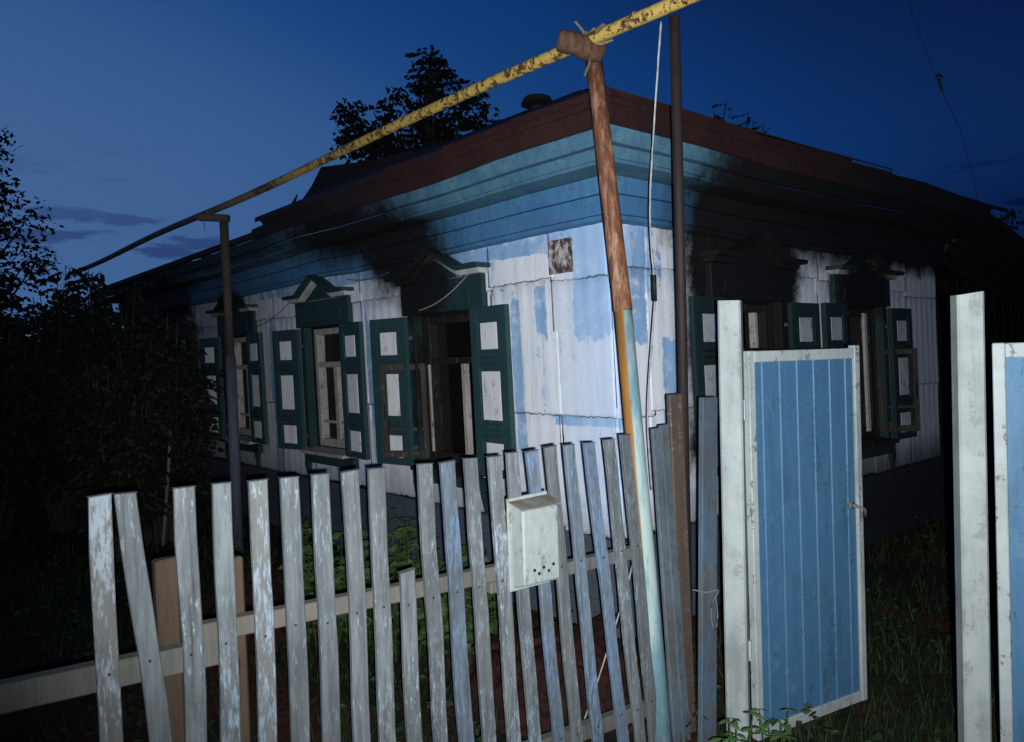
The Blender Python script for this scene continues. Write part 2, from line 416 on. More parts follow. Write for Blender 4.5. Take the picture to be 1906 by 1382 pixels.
def ground_mat():
    nt, b = newmat('soil'); P = pos(nt); n1 = noi(nt, P, 1.4, 4, .6, off=1); n2 = noi(nt, P, 18, 5, .65)
    c = mixc(nt, n2.step(.35, .65), (.012, .011, .008), (.024, .020, .013))
    c = mixc(nt, n1.step(.50, .62), c, mixc(nt, n2.step(.4, .6), (.040, .012, .008), (.06, .022, .014)))
    finish(nt, b, c, .95, n2, .6, .03, spec=.1)
ground_mat()
def debris_mat():
    nt, b = newmat('red_debris'); P = pos(nt); n2 = noi(nt, P, 22, 6, .75)
    finish(nt, b, mixc(nt, n2.step(.42, .58), (.030, .0095, .0075), (.010, .006, .005)), .9, n2, .5, .01, spec=.1)
debris_mat()

# ------------------------------------------------------------------ ground
def gh(x, y):
    d = math.hypot(x, y - 5)
    return (noise.noise(Vector((x * .5, y * .5, 1))) * .06 + noise.noise(Vector((x * 1.9, y * 1.9, 4))) * .025) * min(1, 30 / (d + 1)) - .03
g = MB()
xs = [-1500, -400, -120, -60, -30, -20] + [-15 + .5 * i for i in range(61)] + [20, 30, 60, 120, 400, 1500]
ys = [-300, -60, -20, -8] + [-4 + .5 * i for i in range(61)] + [32, 45, 70, 120, 250, 600, 1500]
for y in ys:
    for x in xs: g.v.append(Vector((x, y, gh(x, y))))
nx_ = len(xs)
for j in range(len(ys) - 1):
    for i in range(nx_ - 1):
        a = j * nx_ + i; g.f.append((a, a + 1, a + nx_ + 1, a + nx_))
tag(g.build('ground', 'soil', smooth=True), kind='structure')

# ------------------------------------------------------------------ house
house = empty('wooden_house', C, 'burnt single-storey house with blue cornice, green shutters and soot-blackened windows', 'house')
LEN = (9.6, 4.63)                       # visible lengths of the two faces
ST, SB = 2.0, .87                       # shutter top and bottom
WIN = [(0, 1.57), (0, 3.38), (0, 5.36), (0, 7.2), (1, 1.38), (1, 3.03)]
OW = .34                                # half width of a window opening
OV0, OV1 = .90, 1.985
def openings(face): return [(c - OW, c + OW) for f, c in WIN if f == face]

# structural wall with real openings, charred inside
wall = MB()
for face in (0, 1):
    prev = .0 if face == 0 else .25
    W0, W1_ = -.22, -.005
    for a, b in openings(face):
        wall.fbox(face, prev, a, .05, 2.6, W0, W1_)
        wall.fbox(face, a, b, .05, OV0, W0, W1_); wall.fbox(face, a, b, OV1, 2.6, W0, W1_)
        prev = b
    wall.fbox(face, prev, LEN[face], .05, 2.6, W0, W1_)
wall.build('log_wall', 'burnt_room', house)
inner = MB()                                                        # ceiling, floor and back partitions of the burnt rooms
pts = lambda v: [FP(0, .22, v, -.23), FP(0, 9.6, v, -.23), FP(0, 9.6, v, -4.6), FP(0, .22, v, -4.6)]
inner.face(*pts(2.5)); inner.face(*pts(.35)[::-1])
inner.fbox(0, .3, 9.6, .35, 2.5, -4.62, -4.55); inner.fbox(0, 9.5, 9.6, .35, 2.5, -4.5, -.23)
inner.fbox(0, 2.45, 2.52, .35, 2.5, -4.5, -1.6); inner.fbox(0, 4.4, 4.47, .35, 2.5, -4.5, -.3)
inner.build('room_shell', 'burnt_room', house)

# corrugated cladding sheets, each its own piece
def sheet(face, u0, u1, v0, v1, w):
    ops = [(a - .03, b + .03, OV0 - .03, OV1 + .03) for a, b in openings(face)]
    pitch = .118; n = max(6, int((u1 - u0) / pitch * 6)); us = {u0 + (u1 - u0) * i / n for i in range(n + 1)}; vv = {v0, v1}
    for i in range(1, 4): vv.add(v0 + (v1 - v0) * i / 4)
    vv.add(v0 + .022); us.add(u1 - .02)
    for a, b, c, d in ops:
        for u in (a, b):
            if u0 < u < u1: us.add(u)
        for v in (c, d):
            if v0 < v < v1: vv.add(v)
    us, vv = sorted(us), sorted(vv); mb = MB(); ph = rnd.uniform(0, .02); tilt = rnd.uniform(-.006, .006); sk = rnd.uniform(-.012, .012)
    bow = rnd.uniform(0, .008); amp = rnd.uniform(.0009, .0026)
    for v in vv:
        for u in us:
            t = (v - v0) / (v1 - v0)
            e = sk * ((u - u0) / (u1 - u0) - .5) * (1 if v in (v0,) else 0)
            if v == v0: e += rnd.uniform(-.006, .006)
            ww = w + amp * (.35 + .9 * t * t) * math.sin(2 * math.pi * (u + ph + .02 * noise.noise(Vector((u * 3, v * 2, ph)))) / pitch) + .004 * noise.noise(Vector((u * 2.3, v * 1.7, w * 50))) + tilt * (t - .5) + bow * abs(t - .5)
            mb.v.append(FP(face, u, v + e, ww))
    n = len(us)
    for j in range(len(vv) - 1):
        for i in range(n - 1):
            uc, vc = (us[i] + us[i + 1]) / 2, (vv[j] + vv[j + 1]) / 2
            if any(a < uc < b and c < vc < d for a, b, c, d in ops): continue
            q = j * n + i; mb.f.append((q, q + 1, q + n + 1, q + n))
    if not mb.f: return
    o = mb.build('wall_sheet', 'wall_paint', house, smooth=True)
    at_ = o.data.attributes.new('edge', 'FLOAT', 'POINT')
    at_.data.foreach_set('value', [1. if (j == 0 and v0 > .7) or (i == n - 1) else 0. for j in range(len(vv)) for i in range(n)])
    sd = o.modifiers.new('thick', 'SOLIDIFY'); sd.thickness = .006
for face, cuts in ((0, [0, .44, 1.03, 1.98, 2.72, 3.72, 4.42, 5.5, 6.55, 7.6, 8.6, 9.6]), (1, [0.0, .30, .93, 1.78, 2.33, 3.25, 3.95, 4.63])):
    for a, b in zip(cuts, cuts[1:]):
        r1 = 1.30 + rnd.uniform(-.02, .02); r2 = 2.15 + rnd.uniform(-.05, .05)
        k = rnd.uniform(0, .003)
        sheet(face, a - .03, b + .012, .60 + rnd.uniform(-.01, .01), r1 + .06, .018 + k)
        sheet(face, a - .025, b + .015, r1, r2 + .05, .029 + k)
        sheet(face, a - .02, b + .010, r2, 2.50, .040 + k)
# plinth boards
for face in (0, 1):
    for k, (v0, v1) in enumerate(((.02, .21), (.215, .40), (.405, .585))):
        MB().fbox(face, -.05 if face == 0 else -.02, LEN[face], v0, v1, .01, .045 + .006 * (k == 2)).build('plinth_board', 'base_board', house)

# boxed cornice: profile boards running round the corner with mitred ends
def mitred(face, poly, name, mat, u_end, cut=0):
    """extrude a (w,v) profile along the face; at the corner the mitre follows w"""
    mb = MB(); n = len(poly); segs = 14; us = [i / segs for i in range(segs + 1)]
    for k, t in enumerate(us):
        for w, v in poly:
            u = -w * (1 - t) + u_end * t
            sag = .012 * math.sin(u * 1.7 + 2) + .006 * math.sin(u * 4.1 + 13)
            mb.v.append(FP(face, u, v + sag * min(1, t * 4), w))
    for k in range(segs):
        for i in range(n):
            a = k * n + i; b = k * n + (i + 1) % n; mb.f.append((a, b, b + n, a + n))
    mb.f.append(tuple(range(n))[::-1]); mb.f.append(tuple(segs * n + i for i in range(n)))
    return mb.build(name, mat, house)
for face in (0, 1):
    e = LEN[face] + (.0 if face == 0 else .02)
    mitred(face, [(.02, 2.405), (.085, 2.425), (.085, 2.45), (.02, 2.45)], 'cornice_moulding', 'blue_cornice', e)
    mitred(face, [(.02, 2.452), (.105, 2.452), (.115, 2.555), (.02, 2.555)], 'cornice_board', 'blue_cornice', e)
    mitred(face, [(.02, 2.558), (.128, 2.562), (.135, 2.655), (.02, 2.655)], 'cornice_board', 'blue_cornice', e)
    mitred(face, [(.02, 2.658), (.30, 2.668), (.30, 2.688), (.02, 2.688)], 'soffit_board', 'teal_fascia', e)
    mitred(face, [(.27, 2.69), (.315, 2.685), (.345, 2.735), (.30, 2.74)], 'cornice_moulding', 'teal_fascia', e)
    mitred(face, [(.33, 2.742), (.375, 2.742), (.405, 2.825), (.36, 2.83)], 'fascia_board', 'teal_fascia', e)

for face in (0, 1):                                               # dark red eave board under the roof edge
    mitred(face, [(.409, 2.812), (.437, 2.812), (.452, 2.90), (.409, 2.90)], 'eave_board', 'roof_metal', 3.9 if face == 0 else 4.9)
    mitred(face, [(.41, 2.902), (.458, 2.902), (.466, 2.968), (.41, 2.968)], 'eave_board', 'roof_metal', 3.6 if face == 0 else 4.9)
# roof: seamed sheets rising from the eaves; burnt away towards the far left
PITCH = math.tan(R(25.2)); EW, EV = .47, 2.965
def RP(face, u, s, lift=0):
    """point on a roof plane: u along the eave, s inwards from the eave edge (plan)"""
    return FP(face, u, EV + s * PITCH + lift, EW - s)
RD = 3.4
def roofsheet(face, u0, u1, lifts=(0, 0, 0, 0), top=RD, mat='roof_metal', s0=0.):
    mb = MB(); N = 8
    for k in range(N + 1):
        s = s0 + (top - s0) * k / N
        lo = -EW + s                                     # hip line
        ua, ub = max(u0, lo), max(u1, lo + .001)
        t = k / N
        for j, u in enumerate((ua, ub)):
            z = lifts[j] * (1 - t) + lifts[2 + j] * t + noise.noise(Vector((u * 2, s * 2, face))) * .012
            mb.v.append(RP(face, u, s, z))
    for k in range(N): mb.f.append((2 * k, 2 * k + 1, 2 * k + 3, 2 * k + 2))
    # front drip edge
    a, b = mb.v[0], mb.v[1]
    n = len(mb.v); mb.v += [a - Vector((0, 0, .035)), b - Vector((0, 0, .035))]; mb.f.append((0, n, n + 1, 1))
    o = mb.build('roof_sheet', mat, house); sd = o.modifiers.new('thick', 'SOLIDIFY'); sd.thickness = .008
u = -EW
while u < 3.55:
    w_ = rnd.uniform(.60, .72); k = rnd.uniform(-.008, .008)
    roofsheet(0, u, min(u + w_ + .02, 3.75), (k, k + .012, k, k + .012)); u += w_
u = -EW
while u < 5.0:
    w_ = rnd.uniform(.60, .72); k = rnd.uniform(-.008, .008)
    roofsheet(1, u, u + w_ + .02, (k, k + .012, k, k + .012)); u += w_
# buckled charred sheets left standing where the roof gave way
def quadsheet(pts, mat='char', name='torn_roof_sheet'):
    mb = MB(); mb.face(*pts); o = mb.build(name, mat, house); sd = o.modifiers.new('thick', 'SOLIDIFY'); sd.thickness = .01
J = lambda u, v, w: FP(0, u, v, w)
quadsheet([J(3.3, 3.1, -.5), J(5.2, 3.15, -.6), J(5.45, 3.45, -.75), J(5.3, 3.72, -.9), J(5.32, 3.97, -1.05), J(4.6, 3.93, -1.3), J(4.2, 4.02, -1.6), J(3.3, 4.05, -2.)])
quadsheet([J(3.95, 3.0, -.1), J(4.75, 3.02, -.3), J(5.05, 3.28, -.5), J(5.05, 3.56, -.6), J(4.6, 3.34, -.3)])
quadsheet([J(4.1, 2.93, .2), J(4.78, 3.2, 0), J(4.5, 3.12, -.2), J(4.15, 3.02, -.1)])
# attic deck and the collapsed far roof
deck = MB(); deck.face(FP(0, .0, 2.72, 0), FP(0, 9.6, 2.72, 0), FP(0, 9.6, 2.78, -4.6), FP(0, 0, 2.78, -4.6)); deck.build('attic_deck', 'char', house)
for k in range(7):
    uu = 4.6 + k * .72
    MB().bar(FP(0, uu, 2.80, .40), FP(0, uu + rnd.uniform(-.1, .1), 2.86 + rnd.uniform(.1, .3), -1.2 - rnd.uniform(0, 1)), .05, .1).build('rafter', 'char', house)
# drip board along the bare eave
MB().bar(FP(0, 3.91, 2.86, .42), FP(0, 9.6, 2.83, .42), .05, .05).build('eave_board', 'char', house)
# slumped part of the right-hand roof
quadsheet([RP(1, 1.9, .1, .03), RP(1, 3.0, .1, .05), RP(1, 2.95, 1.2, .06), RP(1, 2.1, 1.3, .07)], 'char', 'slipped_roof_sheet')
# stove pipe with a rain cap just above the roof edge
sp = MB(); b0 = FP(0, 2.1, 3.5, -1.5)
sp.tube([b0, b0 + Vector((0, 0, .42))], .06, 12); pipe_ = sp.build('stove_pipe', 'char', house)
cp = MB(); cp.tube([b0 + Vector((0, 0, .44)), b0 + Vector((0, 0, .50)), b0 + Vector((0, 0, .53))], [.15, .12, .01], 14); cp.build('rain_cap', 'char', pipe_)

# windows ----------------------------------------------------------------
def hinge(face, hu, hw, ang, sgn):
    """frame of a leaf hinged at (hu,hw), running along +-u, swung out by ang"""
    ca, sa = math.cos(ang), math.sin(ang)
    def f(x, v, t): return FP(face, hu + sgn * (x * ca - t * sa * 1), v, hw + x * sa + t * ca)
    return f
def lbox(mb, f, x0, x1, v0, v1, t0, t1):
    return mb.hexa([f(x0, v0, t0), f(x1, v0, t0), f(x1, v0, t1), f(x0, v0, t1), f(x0, v1, t0), f(x1, v1, t0), f(x1, v1, t1), f(x0, v1, t1)])

def shutter(face, hu, ang, sgn, pmat, dz=0, wid=.40):
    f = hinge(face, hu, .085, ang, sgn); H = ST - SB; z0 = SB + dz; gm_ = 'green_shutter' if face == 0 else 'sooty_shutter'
    mb = MB(); lbox(mb, f, 0, wid, z0, ST + dz, 0, .03); o = mb.build('shutter', gm_, house, bevel=.004)
    rows = ((.05, .20), (.335, .62), (.75, .905))          # bottom, middle, top panel as fractions
    fr = MB(); xi, xo = wid * .27, wid * .74
    for x0, x1 in ((.0, xi - .028), (xo + .028, wid)): lbox(fr, f, x0, x1, z0, ST + dz, .03, .042)
    edges = [0] + [q for r in rows for q in r] + [1]
    for a, b in zip(edges[::2], edges[1::2]): lbox(fr, f, xi - .026, xo + .026, z0 + H * a + (.026 if a else 0), z0 + H * b - (.026 if b < 1 else 0), .030, .041)
    fr.build('frame', gm_, o)
    for a, b in rows: lbox(MB(), f, xi + rnd.uniform(-.008, .008), xo + rnd.uniform(-.01, .01), z0 + H * a, z0 + H * b, .0302, .036).build('white_panel', pmat, o)
    for a in (.24, .27, .66, .695): lbox(MB(), f, xi - .01, xo + .02, z0 + H * a, z0 + H * (a + .012), .041, .047).build('carved_strip', 'green_paint', o)
    for a in (.12, .86): lbox(MB(), f, -.03, wid * .55, z0 + H * a - .012, z0 + H * a + .012, -.006, -.001).build('hinge', 'dull_metal', o)

def window(face, c, fmat, angs, pmat, casement=None, missing=()):
    B = lambda: MB()
    w = B()
    # green casing round the opening
    for s in (-1, 1):
        w.fbox(face, c + s * (OW + .0) if s > 0 else c - OW - .09, c + OW + .09 if s > 0 else c - OW, OV0 - .02, OV1 + .02, .0, .075)
    w.fbox(face, c - OW - .16, c + OW + .16, OV1 + .021, 2.235, .0, .080)              # header board
    win = w.build('window', 'green_paint', house, bevel=.004)
    hd = B(); hd.fbox(face, c - OW - .02, c + OW + .02, OV1 + .06, 2.13, .0805, .094); hd.build('header_panel', 'green_paint', win)
    # pediment: flat ears and a pointed middle, a green ledge over a white moulding
    X = [(-.53, 0), (-.29, 0), (0, .155), (.29, 0), (.53, 0)]
    fill = B(); P = [FP(face, c - .29, 2.236, .02), FP(face, c, 2.39, .02), FP(face, c + .29, 2.236, .02)]; Q = [FP(face, c - .29, 2.236, .082), FP(face, c, 2.39, .082), FP(face, c + .29, 2.236, .082)]
    fill.face(*Q); fill.face(P[0], Q[0], Q[1], P[1]); fill.face(P[1], Q[1], Q[2], P[2]); fill.build('gable_board', 'green_paint', win)
    for nm, dv, th, ww, mt in (('pediment_moulding', .0, .034, .125, 'white_trim'), ('pediment_ledge', .0345, .03, .175, 'green_paint')):
        pm = B()
        for (x0, y0), (x1, y1) in zip(X, X[1:]):
            e = 1.0 if nm[-1] != 'e' else 1.06
            g_ = lambda x, y, q: FP(face, c + x * e, 2.237 + y + q, 0)
            a0, a1 = 2.237 + y0 + dv, 2.237 + y1 + dv
            pm.hexa([FP(face, c + x0 * e, a0, .02), FP(face, c + x1 * e, a1, .02), FP(face, c + x1 * e, a1, ww), FP(face, c + x0 * e, a0, ww),
                     FP(face, c + x0 * e, a0 + th, .02), FP(face, c + x1 * e, a1 + th, .02), FP(face, c + x1 * e, a1 + th, ww + .01), FP(face, c + x0 * e, a0 + th, ww + .01)])
        pm.build(nm, mt, win)
    # frame set back in the opening
    fr = B(); a, b = c - OW, c + OW; w0, w1 = -.10, -.02; t = .055
    fr.fbox(face, a, a + t, OV0, OV1, w0, w1); fr.fbox(face, b - t, b, OV0, OV1, w0, w1); fr.fbox(face, a + t, b - t, OV1 - t, OV1, w0, w1); fr.fbox(face, a + t, b - t, OV0, OV0 + t * 1.3, w0, w1)
    fr.build('frame', fmat, win, bevel=.004)
    TV = 1.63
    if 'transom' not in missing: B().fbox(face, a + t, b - t, TV, TV + .05, w0 + .01, w1 - .004).build('transom', fmat, win, bevel=.004)
    if 'mullion' not in missing:
        B().fbox(face, c - .045, c - .003, OV0 + t * 1.3, TV, w0 + .012, w1 - .01).build('mullion', fmat, win, bevel=.003)
        B().fbox(face, c + .003, c + .032, OV0 + t * 1.3, TV - .0, w0 + .008, w1 - .016).build('mullion', fmat, win, bevel=.003)
        B().fbox(face, a + t, c - .046, 1.115, 1.14, w0 + .02, w1 - .02).build('glazing_bar', fmat, win)
        B().fbox(face, c + .033, b - t, 1.115, 1.14, w0 + .02, w1 - .02).build('glazing_bar', fmat, win)
    sl_ = B(); sl_.hexa([FP(face, a - .05, OV0 - .045, -.02), FP(face, b + .05, OV0 - .045, -.02), FP(face, b + .05, OV0 - .06, .15), FP(face, a - .05, OV0 - .06, .15),
                         FP(face, a - .05, OV0 - .003, -.02), FP(face, b + .05, OV0 - .003, -.02), FP(face, b + .05, OV0 - .03, .15), FP(face, a - .05, OV0 - .03, .15)])
    sl_.build('sill', 'white_frame' if fmat != 'burnt_frame' else 'burnt_frame', win, bevel=.004)
    ap = B(); ap.fbox(face, a - .12, b + .12, OV0 - .15, OV0 - .062, .03, .085); ap.build('apron_board', 'green_paint', win, bevel=.004)
    for s in (-1, 1):
        br = B(); x = c + s * (OW + .07)
        br.hexa([FP(face, x - .012, OV0 - .30, .06), FP(face, x + .012, OV0 - .30, .06), FP(face, x + .012, OV0 - .30, .08), FP(face, x - .012, OV0 - .30, .08),
                 FP(face, x - .035, OV0 - .151, .05), FP(face, x + .035, OV0 - .151, .05), FP(face, x + .035, OV0 - .151, .095), FP(face, x - .035, OV0 - .151, .095)])
        br.build('bracket', 'green_paint', win)
    # shutters: s=+1 is the one farther from the house corner
    sw = .40 if face == 0 else .37
    shutter(face, c + OW + .065, angs[0], 1, pmat[0], rnd.uniform(-.01, .01), sw)
    shutter(face, c - OW - .065, angs[1], -1, pmat[1], rnd.uniform(-.01, .01), sw)
    if casement:
        side, ang, bmat = casement
        f = hinge(face, c + side * (OW - .02), .0, ang, side); cm = B(); wd = .36; z0, z1 = .93, 1.64
        lbox(cm, f, 0, .04, z0, z1, 0, .035); lbox(cm, f, wd - .04, wd, z0, z1, 0, .035)
        lbox(cm, f, .04, wd - .04, z1 - .045, z1, 0, .035); lbox(cm, f, .04, wd - .04, z0, z0 + .05, 0, .035); lbox(cm, f, .04, wd - .04, 1.13, 1.155, .006, .03)
        cs = cm.build('casement', bmat, win, bevel=.003)
        hm = B(); lbox(hm, f, wd - .03, wd - .022, 1.22, 1.33, .036, .052); hm.build('handle', 'black', cs)
    return win

w1 = window(0, 1.57, 'burnt_frame', (R(9), R(4)), ('white_panel', 'white_panel'), (1, R(38), 'burnt_casement'), ('mullion',))
bm_ = MB(); bm_.fbox(0, 1.46, 1.505, .955, 1.63, -.08, -.035); bm_.build('mullion', 'white_frame', w1, bevel=.004)
bm_ = MB(); bm_.fbox(0, 1.86, 1.885, .97, 1.63, -.035, -.01); bm_.build('mullion', 'white_frame', w1, bevel=.003)
window(0, 3.38, 'white_frame', (R(9), R(5)), ('white_panel', 'white_panel'))
window(0, 5.36, 'white_frame', (R(9), R(4)), ('white_panel', 'white_panel'))
window(0, 7.2, 'burnt_frame', (R(12), R(24)), ('worn_panel', 'worn_panel'), None, ('mullion',))
w5 = window(1, 1.38, 'burnt_frame', (R(2), R(1)), ('worn_panel', 'worn_panel'), None, ('mullion',))
w6 = window(1, 3.03, 'burnt_frame', (R(2), R(2)), ('worn_panel', 'worn_panel'), (1, R(38), 'burnt_casement'), ('mullion',))
MB().fbox(1, 1.56, 1.60, .95, 1.95, -.09, -.04).build('mullion', 'white_frame', w5, bevel=.004)
MB().fbox(1, 3.16, 3.21, .95, 1.95, -.015, .01).build('mullion', 'white_frame', w6, bevel=.004)

# dark annex beyond the far right corner: boarded gable, set back
annex = empty('boarded_annex', FP(1, 5.6, 0, -.8), 'dark unpainted boarded lean-to behind the right end of the house', 'annex')
k = 0; u = 4.66
while u < 9.2:
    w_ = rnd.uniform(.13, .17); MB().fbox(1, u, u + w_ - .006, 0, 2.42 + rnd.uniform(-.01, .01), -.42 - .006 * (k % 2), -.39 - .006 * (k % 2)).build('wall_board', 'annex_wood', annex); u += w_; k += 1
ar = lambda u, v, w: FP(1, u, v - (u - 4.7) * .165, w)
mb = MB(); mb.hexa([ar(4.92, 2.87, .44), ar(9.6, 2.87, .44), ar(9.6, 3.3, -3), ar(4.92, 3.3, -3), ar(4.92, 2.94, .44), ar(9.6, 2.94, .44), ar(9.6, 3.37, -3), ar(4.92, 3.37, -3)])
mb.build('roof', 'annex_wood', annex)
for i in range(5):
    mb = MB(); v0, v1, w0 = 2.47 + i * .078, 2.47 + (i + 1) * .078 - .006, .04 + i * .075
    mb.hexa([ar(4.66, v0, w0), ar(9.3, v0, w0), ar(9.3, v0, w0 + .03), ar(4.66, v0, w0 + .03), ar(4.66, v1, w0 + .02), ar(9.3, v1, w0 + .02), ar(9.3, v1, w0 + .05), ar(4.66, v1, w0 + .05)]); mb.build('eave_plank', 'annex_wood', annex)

# ------------------------------------------------------------------ things fixed to the house
mb = MB(); mb.fbox(0, .235, .44, 2.16, 2.365, .058, .062); pl = mb.build('house_plate', 'plate_rust', None)
tag(pl, 'rusted square metal plate nailed to the white wall near the corner', 'plate')
def wire(name, pts, r, mat, label, cat='wire', n=6, group=None):
    o = MB().tube(pts, r, n).build(name, mat, None, smooth=True); return tag(o, label, cat, group)
def arc(a, b, sag, n=14):
    a, b = Vector(a), Vector(b); return [a.lerp(b, i / n) - Vector((0, 0, sag * 4 * (i / n) * (1 - i / n))) for i in range(n + 1)]
wire('loose_wire', arc(FP(0, 1.02, 2.25, .20), FP(0, 1.78, 2.03, .13), .05), .005, 'pale_rope', 'pale thin wire drooping across the sooty header of the window nearest the corner')
wire('wall_cable', arc(FP(0, 3.95, 2.26, .09), FP(0, 4.9, 2.06, .07), .04) , .004, 'cable_grey', 'thin dark cable sagging on the white wall left of the second window')
wire('wall_cable', arc(FP(0, 2.86, 2.37, .09), FP(0, 2.2, 2.36, .09), .03), .004, 'cable_grey', 'thin dark cable on the white wall between the two nearest windows')

# ------------------------------------------------------------------ overhead gas pipe and its supports
PZ = 3.04
PA = Vector((.372, 3.45, PZ))
pd = Vector((-.655, .7556, 0))
gas = empty('gas_pipe', (PA.x, PA.y, 0), 'long yellow gas pipe with rust flakes running overhead past the house', 'pipe')
pp = [PA + pd * t + Vector((0, 0, .012 * math.sin(t * 1.3))) for t in [-2.2 + .35 * i for i in range(34)]]
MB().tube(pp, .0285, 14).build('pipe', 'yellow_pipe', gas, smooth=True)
for t in (-.28,): MB().tube([PA + pd * t - pd * .006, PA + pd * t + pd * .006], .031, 14).build('weld_joint', 'yellow_pipe', gas, smooth=True)

post = empty('pipe_support', (.585, 3.22, 0), 'leaning rusty pipe post with ochre and pale blue lower half', 'post')
jt = Vector((.487, 3.36, 1.845)); top = Vector((.405, 3.5, 3.0)); ft = Vector((.585, 3.21, -.1))
MB().tube([jt, jt.lerp(top, .3), jt.lerp(top, .6), top], [.041, .0395, .039, .038], 16).build('upper_pipe', 'rusty_pole', post, smooth=True)
MB().tube([ft, ft.lerp(jt, .33), ft.lerp(jt, .66), jt - (jt - ft).normalized() * .002], [.044, .0425, .040, .0385], 16).build('lower_pipe', 'pole_paint', post, smooth=True)
MB().tube([Vector((.243, 3.41, 3.034)), Vector((.252, 3.41, 3.032)), Vector((.28, 3.415, 3.026)), Vector((.32, 3.425, 3.020)), Vector((.36, 3.435, 3.006)), Vector((.40, 3.45, 2.994)), Vector((.435, 3.46, 2.99)), Vector((.446, 3.462, 2.985))], [.034, .046, .050, .047, .050, .045, .046, .036], 14).build('cross_arm', 'log_bark', post, smooth=True)
tie = MB()
for i in range(4):
    q = PA + pd * (-.10 + .05 * i); tie.tube([q + Vector((math.cos(a) * .035 * pd.y, -math.cos(a) * .035 * pd.x * -1, math.sin(a) * .04)) + pd * rnd.uniform(-.015, .015) for a in [k * math.pi / 5 - .6 for k in range(9)]], .006, 5)
tie.tube([PA + Vector((.02, 0, -.06)), PA + Vector((.01, -.02, -.10)), PA + Vector((-.015, -.02, -.16))], .005, 5)
tie.tube([PA + Vector((-.01, -.02, .03)), PA + Vector((-.05, -.03, .075))], .005, 5)
tie.tube([PA + Vector((.0, -.04, -.02)), PA + Vector((.06, -.04, -.03)), PA + Vector((.11, -.03, -.01))], .007, 5)
tie.build('wire_binding', 'old_rope', post)

dark = empty('pipe_support', (.786, 3.62, 0), 'thin dark steel pole standing behind the boards by the gate post', 'post')
MB().tube([Vector((.79, 3.66, -.1)), Vector((.76, 3.46, 1.79)), Vector((.70, 3.17, 3.02))], .0225, 12).build('pole', 'dark_pole', dark, smooth=True)

lp = empty('pipe_support', (-2.49, 6.89, 0), 'slim far post with bracket holding the yellow pipe, grey-blue below', 'post')
la, lb, lc = Vector((-2.475, 6.89, .0)), Vector((-2.485, 6.89, 1.75)), Vector((-2.50, 6.89, 2.96))
MB().tube([la, lb], .047, 12).build('lower_pipe', 'grey_post', lp, smooth=True)
MB().tube([lb, lc], .038, 12).build('upper_pipe', 'old_post', lp, smooth=True)
MB().bar(Vector((-2.72, 6.87, 2.985)), Vector((-2.45, 6.89, 2.97)), .06, .06).build('cross_arm', 'old_post', lp, bevel=.005)
MB().tube([Vector((-2.66, 6.85, 2.97)), Vector((-2.655, 6.85, 2.86))], .004, 5).build('hanging_wire', 'cable_grey', lp)

wp = [(.662, 3.25, 3.03), (.652, 3.30, 2.85), (.645, 3.40, 2.6), (.637, 3.48, 2.33), (.650, 3.55, 2.15), (.668, 3.6, 2.0), (.672, 3.62, 1.9), (.658, 3.66, 1.7), (.642, 3.7, 1.45), (.640, 3.72, 1.28), (.655, 3.74, 1.0)]
cw = empty('hanging_cord', (.655, 3.74, 1.0), 'white cord hanging from the yellow pipe down in front of the corner', 'cord')
def smooth_path(p, n=5):
    p = [Vector(q) for q in p]; out = []
    for i in range(len(p) - 1):
        a, b, c, d = p[max(i - 1, 0)], p[i], p[i + 1], p[min(i + 2, len(p) - 1)]
        for k in range(n):
            t = k / n; out.append(.5 * ((2 * b) + (c - a) * t + (2 * a - 5 * b + 4 * c - d) * t * t + (3 * b - a - 3 * c + d) * t ** 3))
    return out + [p[-1]]
MB().tube(smooth_path(wp), .0042, 8).build('cord', 'white_wire', cw, smooth=True)
MB().tube([Vector((.668, 3.598, 2.02)), Vector((.672, 3.618, 1.9))], .011, 8).build('tape_wrap', 'black', cw, smooth=True)

# overhead line in the right-hand sky
wire('overhead_wire', smooth_path([(4.45, 9, 6.6), (4.67, 9, 5.64), (4.99, 9, 4.71), (5.25, 9, 4.08), (5.49, 9.1, 3.3), (5.6, 9.2, 2.6)]), .0035, 'dark_wire', 'thin dark line hanging in the sky above the right-hand roof')
bq = MB(); q = Vector((4.985, 8.97, 4.72))
bq.tube([q + Vector((-.03, 0, .03)), q + Vector((.03, 0, .035)), q + Vector((.05, 0, .0))], [.012, .016, .005], 6); bq.tube([q, q + Vector((.03, 0, -.12)), q + Vector((.06, 0, -.2))], [.016, .012, .004], 6)
tag(bq.build('frayed_tape', 'dark_wire', None), 'small dark scrap caught on the thin line in the sky', 'scrap')

